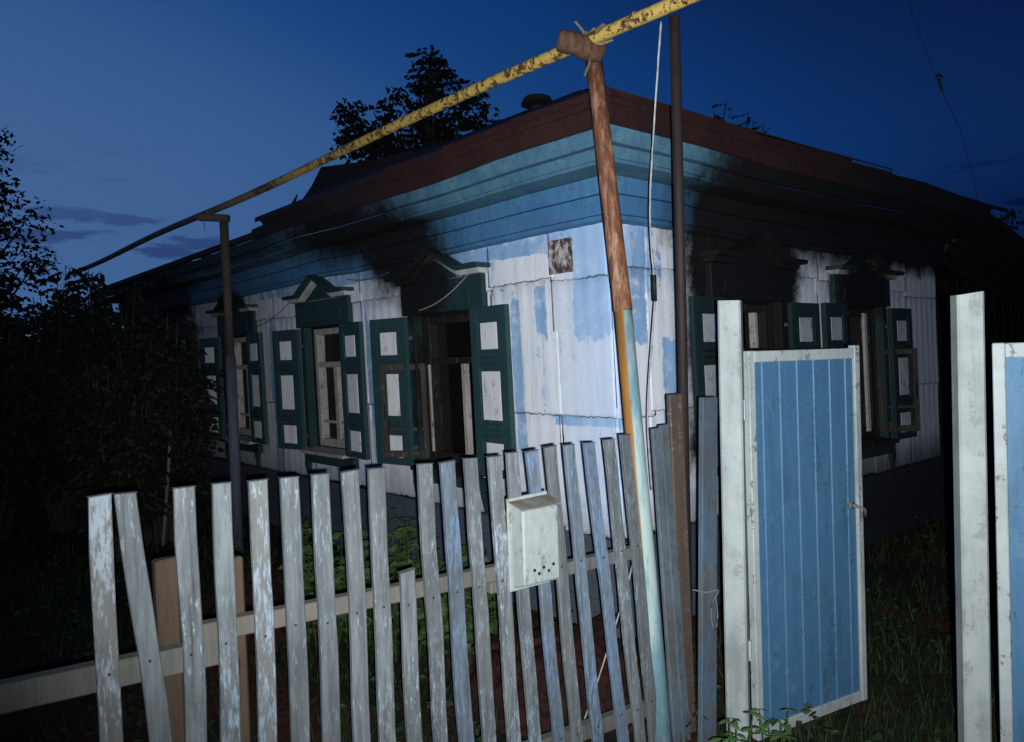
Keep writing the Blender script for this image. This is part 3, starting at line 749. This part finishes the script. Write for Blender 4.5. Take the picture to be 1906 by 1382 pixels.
# ------------------------------------------------------------------ picket fence
FO = Vector((-1.083, 2.04, 0)); FD = Vector((1.497, 1.09, 0)).normalized(); FN = Vector((FD.y, -FD.x, 0))   # FN points to the street
fence = empty('picket_fence', FO + FD * 1, 'weathered grey picket fence with flaking pale paint in front of the house', 'fence')
def fpt(s, z, o=0): p = FO + FD * s + FN * o; p.z = z; return p
PK = [(-0.011, 1.331, -0.002, 0.674), (0.047, 1.331, 0.112, 0.638), (0.197, 1.327, 0.203, 0.609), (0.297, 1.327, 0.297, 0.579), (0.399, 1.323, 0.401, 0.546), (0.493, 1.321, 0.501, 0.515), (0.59, 1.32, 0.6, 0.484), (0.687, 1.319, 0.696, 0.453), (0.777, 1.318, 0.789, 0.424), (0.871, 0.971, 0.882, 0.394), (0.951, 1.314, 0.982, 0.363), (1.04, 1.312, 1.084, 0.33), (1.134, 1.314, 1.177, 0.301), (1.234, 1.311, 1.282, 0.268), (1.312, 1.317, 1.381, 0.236), (1.402, 1.315, 1.492, 0.201), (1.488, 1.323, 1.579, 0.174), (1.58, 1.321, 1.686, 0.14), (1.678, 1.32, 1.82, 0.097), (1.786, 1.324, 1.913, 0.068), (1.875, 1.336, 1.994, 0.043)]
def picket(s0, z0, s1, z1, wid, thick, mat, par, off=.0, bend=0):
    """top at (s0,z0), leaning so that it passes (s1,z1); reaches the ground; slightly wavy edges"""
    mb = MB(); zb = .03 + rnd.uniform(0, .04); N = 9; k = (s1 - s0) / (z1 - z0); ph = rnd.uniform(0, 9)
    for i in range(N + 1):
        t = i / N; z = zb + (z0 - zb) * t; s = s0 + k * (z - z0) + bend * math.sin(math.pi * t)
        hw = wid / 2 * (1 + .10 * noise.noise(Vector((ph, z * 5, 0)))); sh = .006 * noise.noise(Vector((z * 3, ph, 5)))
        tz = .008 * noise.noise(Vector((ph, 2, 2))) if i == N else 0
        for a, b, cz in ((-1, -1, -1), (1, -1, 1), (1, 1, 1), (-1, 1, -1)):
            mb.v.append(fpt(s + sh + a * hw, z + cz * tz, off + b * thick / 2))
    for i in range(N):
        for j in range(4): a = i * 4 + j; b = i * 4 + (j + 1) % 4; mb.f.append((a, b, b + 4, a + 4))
    mb.f.append((0, 1, 2, 3)); mb.f.append((N * 4 + 3, N * 4 + 2, N * 4 + 1, N * 4))
    return mb.build('picket', mat, par, bevel=.003)
for i, (s0, z0, s1, z1) in enumerate(PK):
    pk = picket(s0, z0, s1, z1, rnd.uniform(.049, .056), .02, 'blue_picket' if i in (11, 15, 17, 18) else 'picket_wood', fence, .02 + (.012 if i in (1,) else 0), rnd.uniform(-.004, .004))
    for zn in ((.87, .22) if z0 > 1 else (.86,)):
        ns = s0 + (s1 - s0) / (z1 - z0) * (zn - z0) + rnd.uniform(-.006, .006); nc = fpt(ns, zn + rnd.uniform(-.01, .01), .030 + (.012 if i == 1 else 0))
        MB().tube([nc - FN * .002, nc + FN * .002], .0042, 7).build('nail', 'nail_rust', pk)
# rails behind the pickets
MB().bar(fpt(-.75, .865, -.017), fpt(.285, .845, -.017), .05, .072, FN).build('rail', 'rail_wood', fence, bevel=.004)
MB().bar(fpt(.20, .905, -.019), fpt(1.27, .885, -.019), .045, .055, FN).build('rail', 'rail_wood', fence, bevel=.004)
MB().bar(fpt(1.22, .84, -.026), fpt(1.96, .84, -.026), .045, .05, FN).build('rail', 'rail_wood', fence, bevel=.004)
MB().bar(fpt(-.75, .27, -.02), fpt(1.99, .18, -.02), .045, .06, FN).build('rail', 'rail_wood', fence, bevel=.004)
# two raw posts behind
for s, z, w_ in ((.172, 1.115, .058), (.352, 1.085, .062)):
    MB().hexa([fpt(s - w_ / 2, 0, -.06), fpt(s + w_ / 2, 0, -.06), fpt(s + w_ / 2, 0, -.11), fpt(s - w_ / 2, 0, -.11), fpt(s - w_ / 2 - .012, z, -.06), fpt(s + w_ / 2 - .008, z + .006, -.06), fpt(s + w_ / 2 - .008, z, -.11), fpt(s - w_ / 2 - .012, z, -.11)]).build('fence_post', 'raw_post', fence, bevel=.006)
MB().bar(fpt(.30, .0, -.05), fpt(.325, .80, -.05), .05, .025, FD).build('fence_post', 'raw_post', fence, bevel=.006)

# wide boards closing the gap between the pole and the gate post
wide = empty('board_screen', (.72, 3.35, 0), 'uneven wide boards, grey, brown and blue, between leaning pole and white gate post', 'fence')
def plank(b, t, wid, th, mat, side=None): MB().bar(Vector(b), Vector(t), wid, th, side or FD).build('plank', mat, wide, bevel=.004)
plank((.665, 3.34, -.05), (.612, 3.36, 1.335), .052, .02, 'pale_plank')
plank((.71, 3.375, -.05), (.652, 3.40, 1.345), .05, .02, 'pale_plank')
plank((.735, 3.44, -.05), (.715, 3.45, 1.475), .082, .025, 'brown_board')
plank((.757, 3.20, -.05), (.808, 3.22, 1.47), .095, .025, 'blue_plank')
wire('wire_loop', smooth_path([(.70, 3.13, .70), (.755, 3.12, .69), (.80, 3.11, .70), (.775, 3.10, .66), (.765, 3.10, .60), (.78, 3.10, .54), (.792, 3.10, .60), (.785, 3.10, .68)]), .003, 'dull_metal', 'thin wire tied round the blue board beside the gate post, its end looped')
wire('slack_cord', smooth_path([(.22, 3.30, -.0), (.30, 3.36, .16), (.40, 3.45, .38), (.50, 3.56, .60), (.535, 3.62, .72), (.52, 3.66, .86)]), .004, 'pale_rope', 'thin pale cord hanging slantwise behind the right-hand pickets', 'cord')

# ------------------------------------------------------------------ letter box
box = empty('letter_box', fpt(1.39, .83, .05), 'white metal letter box with five holes hung on the pickets', 'letter box')
bs0, bs1, bz0, bz1, d0_, d1_ = 1.282, 1.452, .835, 1.152, .032, .112
q = lambda s, z, o: fpt(s, z, o)
mb = MB()
# back plate slightly larger, then a body with chamfered left side
mb.hexa([q(bs0 - .01, bz0 - .012, d0_), q(bs1, bz0 - .01, d0_), q(bs1, bz0 - .01, d0_ + .012), q(bs0 - .01, bz0 - .012, d0_ + .012), q(bs0 - .012, bz1 + .004, d0_), q(bs1, bz1 + .012, d0_), q(bs1, bz1 + .012, d0_ + .012), q(bs0 - .012, bz1 + .004, d0_ + .012)])
back = mb.build('back_plate', 'mailbox_paint', box, bevel=.003)
mb = MB(); mb.hexa([q(bs0, bz0, d0_ + .0125), q(bs1 - .004, bz0, d0_ + .0125), q(bs1 - .006, bz0 + .02, d1_), q(bs0 + .004, bz0 + .02, d1_), q(bs0, bz1 - .012, d0_ + .0125), q(bs1 - .004, bz1 - .012, d0_ + .0125), q(bs1 - .006, bz1 - .03, d1_), q(bs0 + .004, bz1 - .03, d1_)])
mb.build('body', 'mailbox_paint', box, bevel=.006)
mb = MB(); mb.hexa([q(bs0 - .004, bz1 - .008, d0_), q(bs1 + .002, bz1 - .002, d0_), q(bs1 + .002, bz1 - .026, d1_ + .008), q(bs0 - .004, bz1 - .032, d1_ + .008), q(bs0 - .004, bz1 - .003, d0_), q(bs1 + .002, bz1 + .003, d0_), q(bs1 + .002, bz1 - .021, d1_ + .008), q(bs0 - .004, bz1 - .027, d1_ + .008)])
lid = mb.build('lid', 'mailbox_lid', box)
for s, z in ((1.330, .905), (1.350, .890), (1.372, .909), (1.394, .893), (1.416, .913)):
    c = q(s, z, d1_ + .0005); hm = MB(); hm.tube([c - FN * .004, c + FN * .0008], .0062, 10); hm.build('hole', 'black', box)

# ------------------------------------------------------------------ gate and posts
def gpost(name, x, y, h, w, yaw, label, lean=(0, 0)):
    ax = Vector((math.cos(yaw), math.sin(yaw), 0)) * w / 2; ay = Vector((-math.sin(yaw), math.cos(yaw), 0)) * w / 2
    e = empty(name, (x, y, 0), label, 'post', 'white square gate posts'); b = Vector((x, y, -.1)); t = Vector((x + lean[0], y + lean[1], h)); mb = MB(); N = 6; ch = .16
    ring = [(-1, -1 + ch), (-1 + ch, -1), (1 - ch, -1), (1, -1 + ch), (1, 1 - ch), (1 - ch, 1), (-1 + ch, 1), (-1, 1 - ch)]
    for i in range(N + 1):
        p = b.lerp(t, i / N); k = 1 + .02 * noise.noise(Vector((x * 3, i * 1.7, 0)))
        for a, c in ring: mb.v.append(p + ax * a * k + ay * c * k + Vector((0, 0, .008 * noise.noise(Vector((a, c, x))) if i == N else 0)))
    for i in range(N):
        for j in range(8): a = i * 8 + j; c = i * 8 + (j + 1) % 8; mb.f.append((a, c, c + 8, a + 8))
    mb.f.append(tuple(range(8))[::-1]); mb.f.append(tuple(N * 8 + j for j in range(8)))
    mb.build('shaft', 'post_white', e)
    for z in (.45, 1.42):
        MB().bar(Vector((x, y, z)) + ax * 1.0 + ay * .5, Vector((x, y, z)) + ax * 1.3 + ay * .5, .02, .08).build('hinge_lug', 'gate_white', e)
    return e
gpost('gate_post', .868, 3.12, 1.857, .088, R(-22), 'white square gate post beside the hinges of the open gate', (.012, 0))
gpost('gate_post', 1.492, 2.56, 1.82, .080, R(-14), 'white square gate post at the right, next to the outer blue panel', (.008, 0))

def metal_leaf(name, A, B, z0, z1, label, cat, fw=.035, handle=False, n_rib=6, over=.0):
    """framed leaf: A hinge side, B free side (plan points)"""
    A, B = Vector((*A, 0)), Vector((*B, 0)); d = (B - A).normalized(); L = (B - A).length; nrm = Vector((d.y, -d.x, 0))
    e = empty(name, A, label, cat)
    def P(s, z, o=0): p = A + d * s + nrm * o; p.z = z; return p
    for s, zt in ((fw / 2, z1), (L - fw / 2, z1 + .012)): MB().bar(P(s, z0), P(s, zt), fw, .035, d).build('frame_upright', 'gate_white', e, bevel=.003)
    MB().bar(P(fw, z1 - .024, -.001), P(L - fw, z1 - .024, -.001), .033, .046, nrm).build('frame_rail', 'gate_white', e, bevel=.003)
    MB().bar(P(fw, z0 + .024, -.001), P(L - fw, z0 + .024, -.001), .033, .046, nrm).build('frame_rail', 'gate_white', e, bevel=.003)
    mb = MB(); prof = []; s = fw - .004; step = (L - 2 * fw) / n_rib
    for i in range(n_rib):
        x = fw + i * step
        prof += [(x, 0), (x + step * .46, 0), (x + step * .49, .005), (x + step * .53, .005), (x + step * .56, 0)]
    prof.append((L - fw, 0)); zs = [z0 + .03, (z0 + z1) / 2, z1 - .03]
    for z in zs:
        for x, o in prof: mb.v.append(P(x, z, .004 + o))
    n = len(prof)
    for j in range(2):
        for i in range(n - 1): a = j * n + i; mb.f.append((a, a + 1, a + n + 1, a + n))
    sh = mb.build('sheet', 'blue_sheet', e); sd = sh.modifiers.new('thick', 'SOLIDIFY'); sd.thickness = .003
    if handle:
        hm = MB(); hp = P(L - fw - .045, z0 + (z1 - z0) * .56, .012)
        hm.tube([hp, hp + nrm * .03], .008, 8); hm.tube([hp + nrm * .03, hp + nrm * .035 + d * .05 - Vector((0, 0, .02)), hp + nrm * .03 + d * .06 - Vector((0, 0, .05))], [.008, .007, .006], 8); hm.tube([hp - Vector((0, 0, .0)), hp + nrm * .008], .018, 10)
        hm.build('handle', 'dull_metal', e, smooth=True)
    return e
metal_leaf('metal_gate', (.945, 3.15), (1.548, 3.5), .07, 1.655, 'open blue sheet-metal gate in a chipped white frame', 'gate', handle=True)
metal_leaf('metal_gate', (1.545, 2.50), (2.75, 1.42), .06, 1.655, 'blue sheet-metal panel in white frame cut off by the right edge', 'gate', n_rib=11)

# ------------------------------------------------------------------ vegetation
def leaf(mb, p, size, dirv=None, wid=.5):
    d = dirv or Vector((rnd.gauss(0, 1), rnd.gauss(0, 1), rnd.gauss(0, .7) - .3)).normalized()
    s = d.cross(Vector((rnd.gauss(0, 1), rnd.gauss(0, 1), rnd.gauss(0, 1)))).normalized() * size * wid * .5
    nn = d.cross(s).normalized() * size * .08; b = len(mb.v)
    mb.v += [p, p + d * size * .45 + s - nn, p + d * size, p + d * size * .45 - s - nn]
    mb.f.append((b, b + 1, b + 2)); mb.f.append((b, b + 2, b + 3))
def clump(mb, c, r, n, size, flat=1.):
    for _ in range(n):
        while 1:
            o = Vector((rnd.uniform(-1, 1), rnd.uniform(-1, 1), rnd.uniform(-1, 1)))
            if o.length < 1: break
        leaf(mb, Vector(c) + Vector((o.x * r, o.y * r, o.z * r * flat)), size * rnd.uniform(.7, 1.3))
def sprays(mb, base, tip, n, size):
    """compound leaves along a twig, drooping"""
    base, tip = Vector(base), Vector(tip)
    for i in range(n):
        p = base.lerp(tip, (i + .3) / n); out = Vector((rnd.gauss(0, 1), rnd.gauss(0, 1), 0)).normalized()
        rl = size * rnd.uniform(2.0, 3.0); q0 = p
        for k in range(4):
            q1 = p + out * rl * (k + 1) / 4 - Vector((0, 0, rl * .12 * (k + 1) ** 1.5 / 4))
            for sgn in (-1, 1):
                dv = (out * .5 + out.cross(Vector((0, 0, 1))) * sgn * .8 + Vector((0, 0, -.7))).normalized(); leaf(mb, q1, size * rnd.uniform(.8, 1.2), dv, .55)
        leaf(mb, q1, size * 1.2, (out + Vector((0, 0, -.8))).normalized(), .55)

def tree(name, x, y, clumps, label, lsize, cm='leaf_dark', trunk_r=.16, nspray=5, fork=2.5, dense=0, group=None):
    e = empty(name, (x, y, 0), label, 'tree', group)
    cx = sum(c[0] for c in clumps) / len(clumps); tr = MB(); tz = max(c[2] for c in clumps)
    tops = [c for c in clumps if c[2] > tz - .05][0]
    spine = [Vector((x, y, -.1)), Vector((x + .05, y, fork)), Vector((x * .5 + tops[0] * .5, y, (fork + tz) / 2)), Vector((tops[0], y + .0, tz))]
    tr.tube(smooth_path(spine, 4), [trunk_r * (1 - .93 * i / 12) for i in range(13)], 8)
    cr = MB()
    for c in clumps:
        c = Vector((c[0], c[1] + rnd.uniform(-.9, .9), c[2])); zb = max(fork * .8, c.z - rnd.uniform(.8, 1.6)); t = min(1, max(0, (zb - fork) / (tz - fork)))
        b = Vector((x + (tops[0] - x) * t, y, zb)); mid = b.lerp(c, .55) + Vector((0, 0, -.1))
        tr.tube([b, mid, c], [.035, .02, .006], 5)
        sprays(cr, mid.lerp(c, .3), c + Vector((0, 0, .12)), nspray, lsize)
        if dense: clump(cr, c - Vector((0, 0, .1)), dense, int(48 * (dense / .26) ** 1.5), lsize)
    tr.build('trunk', 'bark', e, smooth=True); cr.build('crown', cm, e)
    return e
TREE = [(-1.27, 7.2), (-1.28, 7.04), (-1.31, 6.85), (-1.55, 6.74), (-1.07, 6.67), (-1.32, 6.49), (-0.83, 6.67), (-0.55, 6.5), (-1.61, 6.4), (-1.85, 6.31), (-1.03, 6.29), (-0.75, 6.19), (-0.51, 6.13), (-0.32, 5.98), (-1.33, 6.06), (-1.72, 5.98), (-2.77, 6.1), (-2.79, 5.96), (-2.63, 6.05), (-2.49, 6.0), (-2.68, 5.78), (-2.17, 6.18), (-2.15, 5.99), (-2.3, 5.8), (-2.06, 5.7), (-2.4, 5.64), (-1.54, 5.63), (-1.05, 5.76), (-0.67, 5.8), (-0.28, 5.78), (-1.93, 5.46), (-2.31, 5.42), (-2.69, 5.5), (-1.35, 5.34), (-2.89, 5.4), (-3.09, 5.3), (-1.2, 6.2), (-1.5, 6.15), (-1.1, 5.95), (-1.6, 5.8), (-.9, 5.6), (-1.3, 5.6), (-1.8, 5.2), (-2.2, 5.1), (-1.2, 5.0), (-2.6, 5.1)]
tree('ash_tree', -1.5, 14, [(a, 14, b) for a, b in TREE], 'leafy tree rising behind the burnt roof under the yellow pipe', .125, trunk_r=.18, nspray=8, fork=3, dense=.24)
LT = [(-7.9, 5.5), (-8.2, 5.6), (-7.74, 5.24), (-7.69, 4.93), (-7.64, 4.68), (-7.51, 4.76), (-7.69, 4.44), (-7.45, 4.35), (-7.33, 4.26), (-7.58, 4.11), (-7.38, 3.93), (-7.72, 3.78), (-7.47, 3.61), (-7.31, 3.48), (-7.79, 4.11), (-8.0, 4.94), (-8.11, 4.12), (-8.3, 5.1), (-8.5, 4.6), (-8.6, 3.8), (-8.0, 3.4), (-7.6, 3.2), (-8.3, 3.1), (-7.3, 3.0), (-7.9, 2.6)]
tree('garden_tree', -8.4, 12, [(a - .38, 12, b) for a, b in LT], 'tall dark tree at the left edge of the garden', .10, trunk_r=.16, nspray=8, fork=1.6, dense=.40)
def bush(name, x, y, w, h, label, lsize, n, mat='leaf_dark', group=None, sub=16):
    e = empty(name, (x, y, 0), label, 'bush', group); st = MB(); cr = MB()
    for i in range(sub):
        a = rnd.uniform(0, 6.28); r = w * math.sqrt(rnd.random()); hh = h * rnd.uniform(.78, 1) * (1 - .35 * (r / w) ** 2)
        t = Vector((x + r * math.cos(a), y + r * .7 * math.sin(a), hh)); b = Vector((x + r * .3 * math.cos(a), y + r * .25 * math.sin(a), -.05))
        st.tube([b, b.lerp(t, .6), t], [.022, .013, .004], 5)
        sprays(cr, b.lerp(t, .3), t + Vector((0, 0, .05)), int(n / sub / 9) + 3, lsize); clump(cr, b.lerp(t, .75), w * .5, n // sub, lsize, 1.0); clump(cr, b.lerp(t, .4), w * .5, n // sub, lsize, 1.2)
    st.build('stem', 'bark', e); cr.build('foliage', mat, e); return e
for i, (x, y, w, h, lb_) in enumerate(((-5.35, 7.8, .8, 3.2, 'dark bush at the far left under the tall tree'), (-4.75, 8.3, .7, 3.22, 'dark leafy bush left of the pipe end, second from the left edge'),
        (-4.25, 8.2, .5, 3.08, 'dark bush with upright sprigs where the pipe disappears'), (-3.55, 7.7, .5, 2.5, 'low dark bush against the far end of the house'),
        (-3.58, 6.95, .36, 2.0, 'dark leafy bush hiding the lower far end of the left wall'))):
    bush('garden_bush', x, y, w, h, lb_, .085, 4200 if w > .45 else 2200, group='bushes left of the house')
bush('garden_bush', -6.6, 9.5, 1.0, 2.5, 'dark bush mass behind the others at the left edge', .10, 5000, group='bushes left of the house')
# sprigs showing above the right-hand roof
for x, y, z, lb_ in ((2.52, 9.9, 4.66, 'small sprig above the right roof edge, nearest the dark pole'), (2.94, 9.9, 4.55, 'small sprig above the right roof edge, right of the first sprig')):
    tree('tree_tip', x, y, [(x, y, z), (x + .05, y, z - .1), (x - .05, y, z - .16), (x + .09, y, z - .24), (x - .1, y, z - .3), (x + .02, y, z - .4), (x + .1, y, z - .5)], lb_, .06, nspray=3, trunk_r=.03, fork=2.5, dense=.06, group='tree tips behind the right roof')
for x, y, z, lb_ in ((7.45, 12, 3.75, 'dark leafy tree top at the low end of the right roof'), (7.95, 12, 3.35, 'dark leafy tree top cut by the right edge')):
    tree('tree_tip', x, y, [(x + rnd.uniform(-.25, .25), y, z - .12 * k) for k in range(8)], lb_, .09, nspray=4, trunk_r=.06, fork=1.5, dense=.12, group='tree tips behind the right roof')

# weeds along the foot of the wall
for i, (x, y, w, h, lb_) in enumerate(((-1.15, 4.75, .22, .78, 'green nettles at the wall foot below the second window'), (-.72, 4.55, .25, .82, 'green weeds at the wall foot between the two nearest windows'), (-.28, 4.30, .22, .80, 'green weeds below the window nearest the corner'))):
    e = empty('weed_clump', (x, y, 0), lb_, 'weed', 'weeds along the wall'); st = MB(); cr = MB()
    for k in range(26):
        a = rnd.uniform(0, 6.28); r = w * math.sqrt(rnd.random()); b = Vector((x + r * math.cos(a), y + r * math.sin(a), -.05)); t = b + Vector((rnd.gauss(0, .04), rnd.gauss(0, .04), h * rnd.uniform(.55, 1.0)))
        st.tube([b, t], [.005, .002], 4)
        for q_ in range(9):
            p = b.lerp(t, .25 + .75 * q_ / 8); a2 = rnd.uniform(0, 6.28)
            for dd in (0, math.pi): leaf(cr, p, .07 * rnd.uniform(.7, 1.2), Vector((math.cos(a2 + dd), math.sin(a2 + dd), -.25)).normalized(), .6)
    st.build('stem', 'leaf_mid', e); tag(cr.build('foliage', 'leaf_mid', e), kind='stuff')
# leafy shoots by the gate post, every leaf a piece
lm = MB()
lm.v = [Vector(q_) for q_ in ((0, 0, 0), (.32, .2, -.03), (.65, .2, -.05), (1, 0, -.14), (.65, -.2, -.05), (.32, -.2, -.03), (.35, 0, .02), (.7, 0, -.01))]
lm.f = [(0, 6, 1), (6, 7, 2, 1), (7, 3, 2), (0, 5, 6), (6, 5, 4, 7), (7, 4, 3)]
leafme = bpy.data.meshes.new('leaf'); leafme.from_pydata(lm.v, [], lm.f); leafme.materials.append(M['leaf_fresh'])
for x, y, h, lb_ in ((.735, 2.72, .40, 'leafy shoot in front of the white gate post at the bottom edge'), (.93, 2.85, .38, 'leafy shoot at the foot of the gate hinge side')):
    e = empty('leafy_shoot', (x, y, 0), lb_, 'plant', 'shoots by the gate')
    for k in range(5):
        b = Vector((x + rnd.uniform(-.03, .03), y + rnd.uniform(-.03, .03), -.03)); t = b + Vector((rnd.uniform(-.07, .07), rnd.uniform(-.06, .06), h * rnd.uniform(.75, 1.1))); MB().tube([b, t], [.004, .002], 5).build('stem', 'leaf_mid', e)
        for q_ in range(6):
            p = b.lerp(t, .35 + .65 * q_ / 5); a2 = q_ * 1.7 + k
            for dd in (0, math.pi):
                o = bpy.data.objects.new('leaf', leafme); col.objects.link(o); o.parent = e; o.location = p - Vector((x, y, 0))
                o.rotation_euler = (rnd.uniform(-.3, .3), rnd.uniform(-.1, .35), a2 + dd); o.scale = [.06 * rnd.uniform(.75, 1.25) * (1.1 - .4 * q_ / 5)] * 3
# grass
gr = MB()
for _ in range(48000):
    y = 1.4 + 9 * rnd.random() ** 1.7; x = rnd.uniform(-.85, .85) * (y + .6)
    p = Vector((x, y, 0)); qv = p - C; uL, uR = qv.dot(D0), qv.dot(D1)
    if uL > -.1 and uR > -.1: continue
    if noise.noise(Vector((x * .9, y * .9, 7))) < -.25 and rnd.random() < .8: continue
    z = gh(x, y) - .01; h = rnd.uniform(.05, .17) * (1 + .6 * noise.noise(Vector((x, y, 3)))); a = rnd.uniform(0, 6.28); dx, dy = math.cos(a) * .004, math.sin(a) * .004; b = len(gr.v)
    tx, ty = x + rnd.gauss(0, .035), y + rnd.gauss(0, .035)
    gr.v += [Vector((x - dx, y - dy, z)), Vector((x + dx, y + dy, z)), Vector((tx, ty, z + h))]; gr.f.append((b, b + 1, b + 2))
tag(gr.build('grass', 'grass'), 'short dark grass in the front garden and before the gate', 'grass', kind='stuff')
# low broad-leaved ground cover
gc = MB()
for _ in range(5200):
    y = 2.2 + 4.5 * rnd.random(); x = rnd.uniform(-.8, .55) * y
    qv = Vector((x, y, 0)) - C
    if qv.dot(D0) > -.15 and qv.dot(D1) > -.15: continue
    if noise.noise(Vector((x * 1.3, y * 1.3, 2))) < .02: continue
    leaf(gc, Vector((x, y, gh(x, y) + rnd.uniform(.02, .22))), rnd.uniform(.03, .06), Vector((rnd.gauss(0, 1), rnd.gauss(0, 1), .2)).normalized(), .6)
tag(gc.build('ground_cover', 'grass'), 'low broad-leaved weeds covering the garden behind the pickets', 'ground cover', kind='stuff')

# ------------------------------------------------------------------ burnt debris in the garden
def heap(x, y, rx, ry, h, lb_):
    mb = MB(); N = 22
    for j in range(N + 1):
        for i in range(N + 1):
            a, b = i / N * 2 - 1, j / N * 2 - 1; r = math.hypot(a, b); z = h * max(0, 1 - r * r) + .05 * noise.noise(Vector((a * 5 + x, b * 5 + y, 0))) + .03 * noise.noise(Vector((a * 13, b * 13, y)))
            mb.v.append(Vector((x + a * rx, y + b * ry, z - .04)))
    for j in range(N):
        for i in range(N): q_ = j * (N + 1) + i; mb.f.append((q_, q_ + 1, q_ + N + 2, q_ + N + 1))
    tag(mb.build('rubble_heap', 'red_debris'), lb_, 'rubble', 'heaps of reddish rubble')
heap(.18, 3.85, .55, .40, .34, 'low heap of reddish rubble behind the right-hand pickets')
heap(-1.7, 5.0, .5, .4, .30, 'low heap of dark red rubble below the third window')
for x, y, a, l, lb_ in ((.25, 3.72, .5, .55, 'rusty red broken board lying on the rubble behind the right-hand pickets'), (.02, 3.75, -.3, .5, 'rusty red fragment on the rubble below the letter box')):
    d = Vector((math.cos(a), math.sin(a), .2)); c = Vector((x, y, .30))
    tag(MB().bar(c - d * l / 2, c + d * l / 2, .14, .025).build('broken_board', 'red_debris'), lb_, 'board', 'burnt boards in the garden')
wire('leaning_stick', [(-3.28, 7.45, 1.14), (-3.30, 7.4, .66), (-3.33, 7.3, .0)], .016, 'grey_stick', 'pale stick leaning against the dark far end of the house', 'stick')
